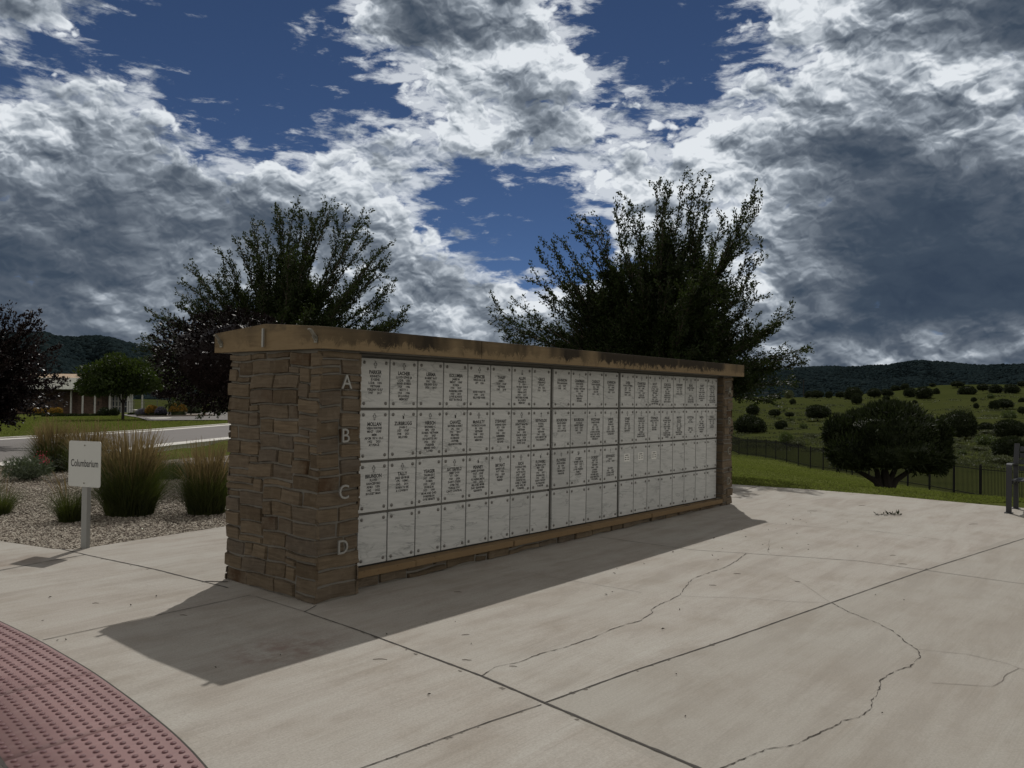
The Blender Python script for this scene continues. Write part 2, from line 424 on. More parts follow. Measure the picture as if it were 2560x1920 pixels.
def f_tac(T, p):
    P = wpos(T); x = T.sep(P)[0]
    w = T.math('SINE', T.math('MULTIPLY', x, 2 * math.pi / 0.0068))
    n = T.noise(P, 3.0, 6, 0.65); sc = T.noise(T.mapping(P, (4, 22, 1)), 1.0, 8, 0.75, dist=0.8)
    c = T.mix(T.rng(n, 0.35, 0.65), (0.185, 0.095, 0.094), (0.225, 0.125, 0.120))
    wear = T.math('MULTIPLY', T.rng(sc, 0.52, 0.70), T.rng(w, -0.2, 0.9))
    c = T.mix(T.math('MULTIPLY', wear, 0.62), c, (0.52, 0.44, 0.42))
    c = T.mix(T.rng(w, -0.2, 0.8, 0.0, 0.35), c, (0.38, 0.26, 0.25))
    bump(T, p, w, 0.55, 0.0016)
    return c
M['tactile'] = mat('tactile_paver_red', f_tac, 0.6, 0, 0.4)
M['dome'] = mat('tactile_dome_red', lambda T, p: T.mix(T.noise(wpos(T), 6, 4), (0.085, 0.030, 0.034), (0.125, 0.050, 0.052)), 0.6)

# ---- vegetation
def leaf_mat(name, cols, rough=0.55, trans=0.25, tint=(0.10, 0.16, 0.02), spec=0.4, osc=False):
    m = bpy.data.materials.new(name); m.use_nodes = True
    T = NT(m.node_tree); p = T.n['Principled BSDF']
    r = island(T)
    c = T.ramp(r, [(i / (len(cols) - 1), cc) for i, cc in enumerate(cols)])
    big = T.noise(wpos(T), 1.6, 3)
    c = T.mix(T.rng(big, 0.35, 0.65, 0.0, 0.5), c, tuple(v * 1.7 for v in cols[-1]))
    T.set(p.inputs['Base Color'], c)
    p.inputs['Roughness'].default_value = rough; p.inputs['Specular IOR Level'].default_value = spec
    tr = T.node('ShaderNodeBsdfTranslucent'); T.set(tr.inputs[0], tint)
    mx = T.node('ShaderNodeMixShader'); mx.inputs[0].default_value = trans
    T.l.new(p.outputs[0], mx.inputs[1]); T.l.new(tr.outputs[0], mx.inputs[2])
    T.l.new(mx.outputs[0], T.n['Material Output'].inputs[0])
    return m
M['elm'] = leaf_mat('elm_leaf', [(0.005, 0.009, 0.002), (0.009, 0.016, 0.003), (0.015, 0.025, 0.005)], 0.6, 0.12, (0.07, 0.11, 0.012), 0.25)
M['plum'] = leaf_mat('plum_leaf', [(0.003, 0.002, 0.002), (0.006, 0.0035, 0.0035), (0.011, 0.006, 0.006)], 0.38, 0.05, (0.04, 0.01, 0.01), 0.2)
M['plum_dark'] = leaf_mat('plum_leaf_dark', [(0.003, 0.002, 0.002), (0.005, 0.003, 0.003), (0.009, 0.005, 0.005)], 0.45, 0.0, (0.02, 0.01, 0.01), 0.10)  # darker, duller leaf colour for the plum behind the end pier
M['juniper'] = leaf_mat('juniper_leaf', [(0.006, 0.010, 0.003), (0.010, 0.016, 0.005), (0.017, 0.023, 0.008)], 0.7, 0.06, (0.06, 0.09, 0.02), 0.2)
M['bushgreen'] = leaf_mat('bush_leaf', [(0.020, 0.030, 0.008), (0.032, 0.046, 0.012), (0.050, 0.066, 0.020)], 0.6, 0.2, (0.12, 0.17, 0.03))
M['maple'] = leaf_mat('shade_tree_leaf', [(0.007, 0.013, 0.003), (0.014, 0.024, 0.005), (0.026, 0.040, 0.009)], 0.6, 0.18, (0.07, 0.11, 0.012), 0.2)
M['brushgreen'] = leaf_mat('brush_leaf', [(0.038, 0.047, 0.018), (0.050, 0.060, 0.024), (0.07, 0.08, 0.036)], 0.7, 0.15, (0.09, 0.11, 0.03))
M['sage'] = leaf_mat('sage_leaf', [(0.045, 0.060, 0.035), (0.065, 0.082, 0.05), (0.09, 0.11, 0.07)], 0.7, 0.15, (0.12, 0.16, 0.06))
M['goldbush'] = leaf_mat('golden_flower', [(0.16, 0.085, 0.015), (0.24, 0.13, 0.02), (0.32, 0.18, 0.03)], 0.7, 0.2, (0.3, 0.18, 0.03))
M['lavender'] = leaf_mat('lavender_flower', [(0.075, 0.072, 0.10), (0.11, 0.105, 0.15), (0.15, 0.145, 0.20)], 0.7, 0.1, (0.15, 0.13, 0.2))
M['grassgreen'] = leaf_mat('reed_blade', [(0.009, 0.015, 0.004), (0.020, 0.030, 0.007), (0.048, 0.056, 0.016)], 0.6, 0.22, (0.12, 0.16, 0.02))
M['plume'] = leaf_mat('reed_plume', [(0.088, 0.066, 0.028), (0.135, 0.102, 0.046), (0.20, 0.155, 0.078)], 0.7, 0.25, (0.26, 0.19, 0.08))
M['pink'] = leaf_mat('pink_flower', [(0.30, 0.03, 0.06), (0.42, 0.05, 0.09)], 0.6, 0.2, (0.4, 0.05, 0.08))
M['bark'] = mat('bark', lambda T, p: (bump(T, p, T.noise(T.mapping(objc(T), (9, 9, 1.5)), 3, 5), 0.8, 0.02), T.mix(T.noise(objc(T), 8, 5), (0.040, 0.031, 0.024), (0.085, 0.068, 0.052)))[1], 0.95)
M['trunk_dark'] = mat('dark_bark', lambda T, p: T.mix(T.noise(objc(T), 8, 5), (0.012, 0.010, 0.008), (0.026, 0.021, 0.017)), 0.95)
def f_lawn(T, p):
    P = wpos(T)
    a = T.noise(P, 0.35, 4, 0.5); b = T.noise(T.mapping(P, (1, 1, 1)), 9, 5, 0.7); s = T.noise(T.mapping(P, (0.7, 2.2, 1), rot=(0, 0, 0.6)), 1.4, 5, 0.6)
    c = T.mix(T.rng(a, 0.35, 0.65), (0.080, 0.092, 0.024), (0.100, 0.112, 0.032))
    c = T.mix(T.rng(s, 0.45, 0.7, 0, 0.5), c, (0.032, 0.044, 0.009))
    c = T.mix(T.rng(b, 0.4, 0.75, 0, 0.6), c, (0.022, 0.031, 0.007))
    bump(T, p, b, 0.9, 0.05)
    return c
M['lawn'] = mat('lawn_grass', f_lawn, 1.0, 0, 0.0)
def f_mead(T, p):
    P = wpos(T)
    a = T.noise(P, 0.03, 5, 0.55); b = T.noise(T.mapping(P, (1, 1, 1)), 0.45, 8, 0.7); d = T.noise(P, 2.2, 5, 0.7)
    c = T.mix(T.rng(a, 0.35, 0.65), (0.040, 0.048, 0.015), (0.047, 0.053, 0.018))
    c = T.mix(T.rng(b, 0.5, 0.72, 0, 0.65), c, (0.022, 0.030, 0.009))
    c = T.mix(T.rng(d, 0.5, 0.8, 0, 0.4), c, (0.052, 0.058, 0.022))
    bump(T, p, T.math('ADD', b, T.math('MULTIPLY', d, 0.4)), 0.8, 0.3)
    return c
M['meadow'] = mat('meadow_grass', f_mead, 1.0, 0, 0.0)
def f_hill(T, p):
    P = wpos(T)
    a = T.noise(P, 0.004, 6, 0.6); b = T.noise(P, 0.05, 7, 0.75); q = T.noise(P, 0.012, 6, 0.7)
    c = T.mix(T.rng(b, 0.40, 0.62), (0.006, 0.010, 0.012), (0.014, 0.020, 0.022))  # cloud shadow and bluish haze are put into these dark base colours
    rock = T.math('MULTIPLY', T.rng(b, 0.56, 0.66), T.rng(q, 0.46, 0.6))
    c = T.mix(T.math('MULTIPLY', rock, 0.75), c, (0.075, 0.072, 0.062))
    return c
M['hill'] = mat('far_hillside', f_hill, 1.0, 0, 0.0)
M['foresthill'] = leaf_mat('hill_woodland', [(0.006, 0.011, 0.014), (0.009, 0.015, 0.017), (0.014, 0.021, 0.022)], 1.0, 0.0, (0, 0, 0), 0.0)  # tree colours darkened and blued to stand in for cloud shadow and haze

# ------------------------------------------------------------ terrain heights (metres) from surveyed points
LH = np.array([CR[0], CR[1]]) / math.hypot(CR[0], CR[1])
FH = np.array([CF[0], CF[1]]) / math.hypot(CF[0], CF[1])
def hor(px): return 960 + (CF[2] + (px - 1280) / FPX * CR[2]) / CU[2] * FPX
def plane_z(x, y): return 0.0085 * (np.clip(x, -14, 14) + 0.5) * np.clip((6.0 - np.asarray(y)) / 5.0, 0, 1)
def xy_at(px, d):
    """ground position seen in column px at depth d in front of the viewer"""
    l = (px - 1280) / FPX * d
    return CP[:2] + FH * d + LH * l
ctl = []
def c_z(px, d, z): p = xy_at(px, d); ctl.append((p[0], p[1], z))
def c_y(px, py, d): c_z(px, d, 1.4895 - (py - hor(px)) * d / FPX)
for xx in np.arange(-14, 10, 3.0):
    for yy in np.arange(-16, 10, 3.0): ctl.append((xx, yy, plane_z(xx, yy)))
for xx, yy in ((9.6, -12), (9.6, -8), (9.7, -5), (9.9, -3), (9.9, -1), (9.8, 1.3), (9.6, 3), (9.6, 6), (9.6, 9), (4.7, 22), (8.1, 23.5), (10.6, 24.9), (16, 28.7), (9.9, 18.4), (7.2, 16.7), (1.7, 12.7), (-6, 7.3), (-8, 15.8), (-2, 13), (0, 17), (5, 14), (12, 21), (20, 25), (24, 34), (36, 43), (-14, 12), (-20, 0), (-20, -20), (0, -22), (14, -16)): ctl.append((xx, yy, plane_z(xx, yy)))
for a in ((1849, 30, -1.0), (1849, 50, -2.3), (1849, 77, -3.7), (2028, 22, -0.85), (2028, 58.7, -3.39), (2028, 38, -2.0), (1700, 30, -0.8), (1700, 77, -3.4), (1500, 40, -0.9), (1500, 90, -3.0), (2453, 20, -0.92), (2453, 30, -2.05), (2453, 37.5, -2.92),
          (2214, 14.6, -0.12), (2214, 18, -0.52), (2453, 13.6, -0.12), (2453, 16, -0.42), (2028, 15.4, -0.15), (2560, 13.5, -0.15), (2214, 24, -1.20), (2214, 35, -2.2), (2214, 47, -3.16), (2560, 20, -1.04), (2560, 34.3, -2.78), (2800, 20, -1.1), (2800, 34, -2.8), (3300, 30, -2.8), (4200, 30, -2.5), (4200, 80, -3), (3300, 90, -1), (1200, 60, -1.0), (1200, 120, -2), (900, 60, -0.9), (900, 120, -1.6), (1849, 20, -0.35)): c_z(*a)
for a in ((1849, 1090, 100), (2028, 1102, 85), (2214, 1112, 80), (2453, 1150, 60), (2650, 1140, 60), (2100, 1060, 110), (2300, 1060, 105), (2500, 1060, 100), (1900, 1040, 130), (2200, 1030, 140), (2500, 1020, 140), (1900, 1005, 175), (2200, 1000, 180), (2500, 990, 180),
          (1930, 997, 230), (2053, 994, 230), (2160, 988, 230), (2232, 981, 230), (2287, 968.6, 230), (2340, 963, 230), (2431, 964, 230), (2545, 968, 230), (2700, 968, 230), (3000, 970, 230), (1800, 998, 230), (1600, 1000, 240), (1300, 1002, 260),
          (100, 1044, 80), (176, 1037, 92), (300, 1037, 90), (300, 1047, 58), (450, 1053, 54), (450, 1041, 70), (450, 1029, 88), (566, 1030, 88), (566, 1046, 60), (0, 1062, 45), (300, 1062, 44), (-200, 1040, 80), (-200, 1062, 45), (450, 1010, 150), (450, 1000, 260), (0, 1015, 150), (900, 1005, 250)): c_y(*a)
for px in range(-600, 3300, 300):
    c_z(px, 330, -4 if px < 1700 else -6); c_z(px, 600, -8); c_z(px, 2500, -8)
for a in range(0, 360, 30):
    for r in (60, 300, 2500):
        p = CP[:2] + np.array([math.sin(R(a)), math.cos(R(a))]) * r
        if (p - CP[:2]) @ FH < -0.2 * r: ctl.append((p[0], p[1], -0.3 if r == 60 else -6))
ctl = np.array(ctl)
uq = []
for c in ctl:
    if all(math.hypot(c[0] - o[0], c[1] - o[1]) > 0.5 for o in uq): uq.append(c)
ctl = np.array(uq)
def rk(a, b): return np.sqrt(((a[:, None, :] - b[None]) ** 2).sum(-1) + 1.0)
_A = rk(ctl[:, :2], ctl[:, :2]); n_ = len(ctl)
_A = np.block([[_A, np.ones((n_, 1))], [np.ones((1, n_)), np.zeros((1, 1))]])
_w = np.linalg.solve(_A, np.concatenate([ctl[:, 2], [0]]))
EDGE_X = 10.1
def _gp0(px, py):
    d = pdir(px, py); z = 0.0
    for _ in range(6):
        p = CP + d * ((z - CP[2]) / d[2]); z = float(plane_z(p[0], p[1]))
    return p
_pe = sorted([(float(p[1]), float(p[0])) for p in (_gp0(*q) for q in ((2549, 1269), (2400, 1256), (2214, 1238.5), (2030, 1224), (1834, 1211)))])
def xe(y): return np.interp(y, [-14] + [p[0] for p in _pe] + [3.6, 6], [_pe[0][1] - .1] + [p[1] for p in _pe] + [_pe[-1][1] - .2, 9.2])
ROADN = np.array([(-9, 5.2), (-6, 7.3), (1.69, 12.67), (2.5, 13.21), (7.17, 16.66), (9.93, 18.44), (24, 27.5), (40, 37)])
ROADF = np.array([(-14, 11.5), (-8, 15.2), (4.72, 21.97), (8.13, 23.54), (10.62, 24.87), (16.06, 28.69), (30, 38.5), (44, 49)])
def H(x, y):
    x = np.atleast_1d(np.asarray(x, float)); y = np.atleast_1d(np.asarray(y, float))
    out = np.empty(len(x))
    for i in range(0, len(x), 4000):
        q = np.stack([x[i:i + 4000], y[i:i + 4000]], -1)
        out[i:i + 4000] = rk(q, ctl[:, :2]) @ _w[:-1] + _w[-1]
    # everything on the near side of the road and inside the plaza edge is one gently tilted plane
    rd = (ROADF[3] - ROADF[2]); nrm = np.array([-rd[1], rd[0]]) / np.hypot(*rd)
    s1 = (np.stack([x, y], -1) - ROADF[3]) @ nrm
    s = np.maximum(np.maximum(s1 - 1.5, x - (xe(y) + 0.02 + np.clip((y - 4) * 0.75, 0, 12))), 0)
    s = np.maximum(s, np.maximum(-16 - x, -14 - y) * 0.4)
    k = np.clip(s / 0.8, 0, 1); k = k * k * (3 - 2 * k)
    return plane_z(x, y) * (1 - k) + out * k
def H1(x, y): return float(H([x], [y])[0])
def hit(px, py, t0=3.0, t1=1500):
    d = pdir(px, py); t = np.geomspace(t0, t1, 900)
    P = CP[None] + d[None] * t[:, None]
    b = P[:, 2] < H(P[:, 0], P[:, 1])
    if not b.any(): return Vector(P[-1])
    i = int(np.argmax(b)); a, c = t[max(i - 1, 0)], t[i]
    for _ in range(14):
        m = (a + c) / 2; q = CP + d * m
        if q[2] < H1(q[0], q[1]): c = m
        else: a = m
    return Vector(CP + d * c)
def gpl(px, py):
    """point of the plaza plane seen at a pixel"""
    d = pdir(px, py); z = 0.0
    for _ in range(6):
        t = (z - CP[2]) / d[2]; p = CP + d * t; z = float(plane_z(p[0], p[1]))
    return Vector(p)

# ground sheet: polar grid round the viewer, fine in front and coarse behind
yaw0 = math.atan2(FH[0], FH[1])
azs = np.concatenate([np.arange(-40, 40, 0.6), np.arange(40, 320, 5.0)])
rs = np.concatenate([np.arange(0.5, 8, 0.8), np.geomspace(8, 300, 130), np.geomspace(330, 7000, 18)])
AA, RR = np.meshgrid(np.radians(azs) + yaw0, rs)
GX = CP[0] + np.sin(AA) * RR; GY = CP[1] + np.cos(AA) * RR
GZ = H(GX.ravel(), GY.ravel()).reshape(GX.shape)
def left_of(poly, x, y):
    """>0 beyond a polyline running left to right (away from the viewer)"""
    yy = np.interp(x, poly[:, 0], poly[:, 1]); return y - yy
beyond_far = left_of(ROADF, GX, GY)
near_side = left_of(ROADN, GX, GY)
in_plaza = (GX < xe(GY) - 0.02) & (near_side < 0.3)
GZ = np.where(in_plaza, GZ - 0.10, GZ)
GZ = np.where((near_side >= -0.1) & (beyond_far < 0.1), GZ - 0.05, GZ)
bump_far = (np.sin(GX * 0.11 + 1.3) * np.sin(GY * 0.13) * 0.35 + np.sin(GX * 0.31) * np.cos(GY * 0.27) * 0.12) * np.clip((RR - 70) / 60, 0, 1)
GZ = GZ + np.where(RR < 400, bump_far, 0)
na = len(azs); nr = len(rs)
idx = np.arange(na * nr).reshape(nr, na)
nxt = np.roll(idx, -1, axis=1)
F_ = np.stack([idx[:-1], idx[1:], nxt[1:], nxt[:-1]], -1).reshape(-1, 4)
V_ = np.stack([GX, GY, GZ], -1).reshape(-1, 3)
fx_ = V_[F_].mean(1)
rel = fx_[:, :2] - CP[:2]; dep = rel @ FH; lat = rel @ LH
lawn_m = ((fx_[:, 0] < 60) & (lat > 0) & (lat < 21.6 - 0.0 * dep) & (dep < 105)) | ((lat <= 0) & (dep < 92) & (dep > -200))
def sub_mesh(name, mask, m, kind='structure'):
    f = F_[mask]; u_, inv = np.unique(f, return_inverse=True)
    me = mesh_np(name, V_[u_], inv.reshape(f.shape), m, smooth=True)
    return tag(link(name, me), kind=kind)
sub_mesh('lawn', lawn_m, M['lawn'])
sub_mesh('meadow', ~lawn_m, M['meadow'])

def strip(A, B, zoff, n=60, m=4, thick=0.0, zfun=None):
    """quad strip between two polylines laid on the terrain; returns V,F"""
    def res(Pl, n):
        Pl = np.array(Pl, float); s = np.concatenate([[0], np.cumsum(np.hypot(*np.diff(Pl, axis=0).T))]); t = np.linspace(0, s[-1], n)
        return np.stack([np.interp(t, s, Pl[:, 0]), np.interp(t, s, Pl[:, 1])], -1)
    a, b = res(A, n), res(B, n); w = np.linspace(0, 1, m)[:, None, None]
    G = a[None] * (1 - w) + b[None] * w
    z = (zfun or H)(G[..., 0].ravel(), G[..., 1].ravel()).reshape(G.shape[:2]) + zoff
    V = np.concatenate([G, z[..., None]], -1).reshape(-1, 3)
    i = np.arange(n * m).reshape(m, n)
    Fq = np.stack([i[:-1, :-1], i[:-1, 1:], i[1:, 1:], i[1:, :-1]], -1).reshape(-1, 4)
    if thick:
        V2 = V.copy(); V2[:, 2] -= thick; o = len(V)
        per = np.concatenate([i[0, :], i[1:, -1], i[-1, ::-1][1:], i[::-1, 0][1:]])
        sd_ = np.stack([per[:-1], per[1:], per[1:] + o, per[:-1] + o], -1)
        V = np.concatenate([V, V2]); Fq = np.concatenate([Fq, sd_])
    return V, Fq
def strip_obj(name, A, B, zoff, mt, **kw):
    V, Fq = strip(A, B, zoff, **kw)
    return link(name, mesh_np(name, V, Fq, mt))
def offset(P, d):
    P = np.array(P, float); t = np.gradient(P, axis=0); t /= np.hypot(t[:, 0], t[:, 1])[:, None]
    return P + np.stack([-t[:, 1], t[:, 0]], -1) * d
tag(strip_obj('road', offset(ROADN, 0.2), offset(ROADF, -0.5), 0.008, M['asphalt'], n=80, m=8), kind='structure')
def kerb(name, line, side, label):
    k = empty(name, (0, 0, 0), label, 'kerb', 'concrete kerbs along the road')
    a, b = offset(line, 0.0), offset(line, 0.16 * side)
    V, Fq = strip(a, b, 0.05 if side > 0 else 0.02, n=120, m=2, thick=0.2); link('kerb_top', mesh_np('kerb_top', V, Fq, M['kerb']), k)
    a, b = offset(line, -0.003 * side), offset(line, -0.48 * side)
    V, Fq = strip(a, b, 0.014, n=120, m=2, thick=0.1); link('gutter', mesh_np('gutter', V, Fq, M['kerb']), k)
    return k
kerb('kerb', ROADN, -1, 'pale concrete kerb on the near side of the road, beside the gravel bed')
kerb('kerb', offset(ROADF, 0.0), 1, 'bright concrete kerb on the far side of the road, edging the lawn')

# far driveway paving and its kerbs (left, beyond the lawn)
def pxline(L): return [tuple(hit(*p)[:2]) for p in L]
drv_near = pxline([(368, 1053), (420, 1052.5), (470, 1052), (520, 1052), (566, 1051), (640, 1050), (760, 1048)])
drv_far = pxline([(300, 1037), (380, 1033), (470, 1030), (520, 1029.5), (566, 1029), (640, 1029), (760, 1029)])
tag(strip_obj('driveway', drv_near, drv_far, 0.06, M['asphalt'], n=30, m=10), kind='structure')
V, Fq = strip(pxline([(290, 1029), (470, 1028.6), (566, 1028.2), (760, 1028)]), pxline([(290, 1027.5), (470, 1027), (566, 1026.6), (760, 1026.6)]), 0.2, n=30, m=2, thick=0.3)
tag(link('far_kerb', mesh_np('far_kerb', V, Fq, M['kerb'])), 'white kerb at the far side of the driveway, in front of the wire fence', 'kerb')
V, Fq = strip(pxline([(366, 1049.6), (420, 1049.3), (432, 1048)]), pxline([(368, 1047.2), (400, 1046.8), (425, 1046.2)]), 0.09, n=20, m=2, thick=0.1)
tag(link('gutter_apron', mesh_np('gutter_apron', V, Fq, M['kerb'])), 'white concrete gutter apron at the left tip of the driveway', 'gutter')
V, Fq = strip(pxline([(345, 1043), (420, 1043), (500, 1042), (535, 1041)]), pxline([(345, 1039), (420, 1038.5), (500, 1038), (535, 1040)]), 0.14, n=30, m=3, thick=0.2)
tag(link('planting_island', mesh_np('planting_island', V, Fq, M['gravel_base'])), kind='structure')

# ------------------------------------------------------------ plaza
PE = [gpl(*q) for q in ((2549, 1269), (2400, 1256), (2214, 1238.5), (2030, 1224), (1834, 1211))]
PZ = [(-14, -14), (PE[0].x - .1, -14), (PE[0].x, -6)] + [(q.x, q.y) for q in PE] + [(PE[-1].x - .2, 3.6), (9.2, 6), (0.85, 3.27), (-0.80, 3.07), (-0.93, 3.25), (-1.12, 4.03), (-2.2, 8.9), (-14, 2)]
bm = bmesh.new()
f = bm.faces.new([bm.verts.new((p[0], p[1], 0.0)) for p in PZ])
for yy in (0.9, 2.0, 3.0, 4.0, 5.0, 6.0):
    bmesh.ops.bisect_plane(bm, geom=bm.verts[:] + bm.edges[:] + bm.faces[:], plane_co=(0, yy, 0), plane_no=(0, 1, 0))
for xx in (-8, -4, -1, 2, 5, 8):
    bmesh.ops.bisect_plane(bm, geom=bm.verts[:] + bm.edges[:] + bm.faces[:], plane_co=(xx, 0, 0), plane_no=(1, 0, 0))
for v in bm.verts: v.co.z = float(plane_z(v.co.x, v.co.y))
r_ = bmesh.ops.extrude_face_region(bm, geom=bm.faces[:])
for v in [g for g in r_['geom'] if isinstance(g, bmesh.types.BMVert)]: v.co.z -= 0.14
bmesh.ops.recalc_face_normals(bm, faces=bm.faces)
me = bpy.data.meshes.new('pavement'); bm.to_mesh(me); bm.free(); me.materials.append(M['concrete'])
plaza = tag(link('pavement', me), kind='structure')

def ribbon(name, pts, w, m, jit=0.0, z=0.003, step=0.04, wj=0.3, parent=None):
    P = [gpl(*p) for p in pts]; out = []
    for a, b in zip(P[:-1], P[1:]):
        n = max(1, int((b - a).length / step))
        out += [a.lerp(b, k / n) for k in range(n)]
    out.append(P[-1]); V = []; off = 0
    for i, p in enumerate(out):
        t = (out[min(i + 1, len(out) - 1)] - out[max(i - 1, 0)]).normalized(); nn = Vector((-t.y, t.x, 0))
        off = off * 0.72 + random.uniform(-1, 1) * jit
        ww = (w[0] + (w[1] - w[0]) * i / len(out) if isinstance(w, tuple) else w) * (1 + random.uniform(-wj, wj)) / 2
        for s in (-1, 1):
            q = p + nn * (off + s * ww); V.append((q.x, q.y, float(plane_z(q.x, q.y)) + z))
    Fq = [(2 * i, 2 * i + 1, 2 * i + 3, 2 * i + 2) for i in range(len(out) - 1)]
    o = link(name, mesh_np(name, V, Fq, m), parent or plaza)
    return o
J = M['joint']; K = M['crack']
ribbon('joint', [(761, 1530), (900, 1577.5), (1203.6, 1690), (1362, 1757.7), (1700, 1901), (1850, 1966)], (0.008, 0.019), J, 0.0008)
ribbon('joint', [(640, 1492), (726.8, 1519), (761, 1530)], 0.004, J, 0.001)
ribbon('joint', [(761, 1530), (776, 1523), (791, 1514)], 0.008, J, 0.001)
ribbon('joint', [(1362, 1757.7), (1600, 1671.8), (1825.7, 1597), (2077.4, 1507.3), (2311.8, 1425.7), (2560, 1346.7), (2700, 1303)], 0.0085, J, 0.0012)
ribbon('joint', [(1353.4, 1762), (1230, 1803), (1120, 1843), (912.8, 1918), (840, 1946)], 0.006, J, 0.0012)
ribbon('joint', [(1500, 1343), (1600, 1357), (1730, 1375), (1864.8, 1383.6), (2146.9, 1402.7), (2311.8, 1425.7), (2560, 1460.4), (2700, 1480)], 0.007, J, 0.0018)
ribbon('joint', [(1743, 1291), (1901.6, 1304), (1938.5, 1310.7), (2086, 1321.5), (2186, 1328), (2355, 1349.7)], 0.0045, J, 0.002, wj=0.6)
ribbon('joint', [(150, 1372), (211.6, 1386.6), (386.5, 1423.2), (533, 1460.7), (569, 1470)], 0.012, J, 0.002)
ribbon('joint', [(-30, 1433), (0, 1426.5), (100, 1407), (211.6, 1387.4)], 0.010, J, 0.002)
ribbon('joint', [(106.6, 1601), (354, 1547.3), (626.5, 1488.3)], 0.0065, J, 0.001)
ribbon('joint', [(505, 1455), (516.7, 1453.7), (569.6, 1455)], 0.02, M['crack'], 0.004)
ribbon('joint', [(1832.4, 1231), (1860, 1226), (1888.5, 1218.4), (1900, 1215)], 0.014, J, 0.001)
ribbon('joint', [(1830, 1271.5), (1900, 1275), (2010, 1285), (2120, 1290)], 0.005, flat_mat('faint_joint', (0.20, 0.18, 0.16), 0.9), 0.002)
ribbon('crack', [(1201.5, 1691), (1238, 1669.6), (1294.8, 1655.7), (1359.9, 1631.9), (1394.6, 1623), (1446.7, 1606.7), (1481, 1595.8), (1533.5, 1571), (1603, 1551.6), (1631, 1532), (1629, 1525), (1650.7, 1510.3), (1702, 1488.6), (1721.5, 1456), (1743, 1441), (1804, 1422), (1843, 1401.8), (1864.8, 1384.5)], 0.0042, K, 0.006, step=0.03, wj=0.9)
ribbon('crack', [(2077.4, 1507.3), (2125, 1532), (2194.6, 1558), (2246.7, 1588.5), (2264, 1605.8), (2290, 1623), (2299.7, 1642.7), (2277, 1667.9), (2238, 1677.4), (2205.5, 1701.3), (2204, 1716.5), (2177, 1751), (2179, 1773), (2146.9, 1793.8), (2101, 1801), (2079.6, 1820.7), (2034, 1842), (1969, 1869), (1912.5, 1875), (1860, 1899), (1812.7, 1916), (1770, 1935)], 0.0042, K, 0.006, step=0.022, wj=0.95)
for _ in range(46):
    a_ = [((900, 1577.5), (1700, 1901)), ((1362, 1757.7), (2311.8, 1425.7)), ((1353, 1762), (912.8, 1918)), ((211, 1386), (533, 1460))][random.randrange(4)]; t_ = random.random(); px_ = a_[0][0] + (a_[1][0] - a_[0][0]) * t_; py_ = a_[0][1] + (a_[1][1] - a_[0][1]) * t_; dx_ = (a_[1][0] - a_[0][0]) / 60 * random.uniform(.15, .8); dy_ = (a_[1][1] - a_[0][1]) / 60 * random.uniform(.15, .8)
    ribbon('joint_chip', [(px_, py_ + random.uniform(-1, 2)), (px_ + dx_, py_ + dy_ + random.uniform(-1, 2))], random.uniform(.006, .018), M['joint_dirt'], 0.003, z=0.002, step=0.012, wj=.8)
FC = flat_mat('hairline', (0.13, 0.11, 0.095), 0.9)
ribbon('crack', [(1702, 1491), (1869, 1496.4), (1990.6, 1505), (2077, 1507)], 0.003, FC, 0.005)
ribbon('crack', [(2290, 1623), (2416, 1636), (2511, 1658), (2546, 1671), (2600, 1685)], 0.003, FC, 0.004)
ribbon('crack', [(2546, 1671), (2512, 1684), (2505, 1705), (2480, 1716), (2400, 1712), (2330, 1708)], 0.003, FC, 0.006)
ribbon('crack', [(1333.9, 1432), (1394.6, 1447.4), (1477, 1460), (1540, 1470), (1603, 1481)], 0.004, FC, 0.006)
ribbon('crack', [(1960, 1440), (2010, 1462), (2050, 1490), (2077, 1507)], 0.002, FC, 0.003)
ribbon('crack', [(1925, 1352), (1922, 1365), (1920, 1380), (1930, 1386)], 0.003, FC, 0.006)

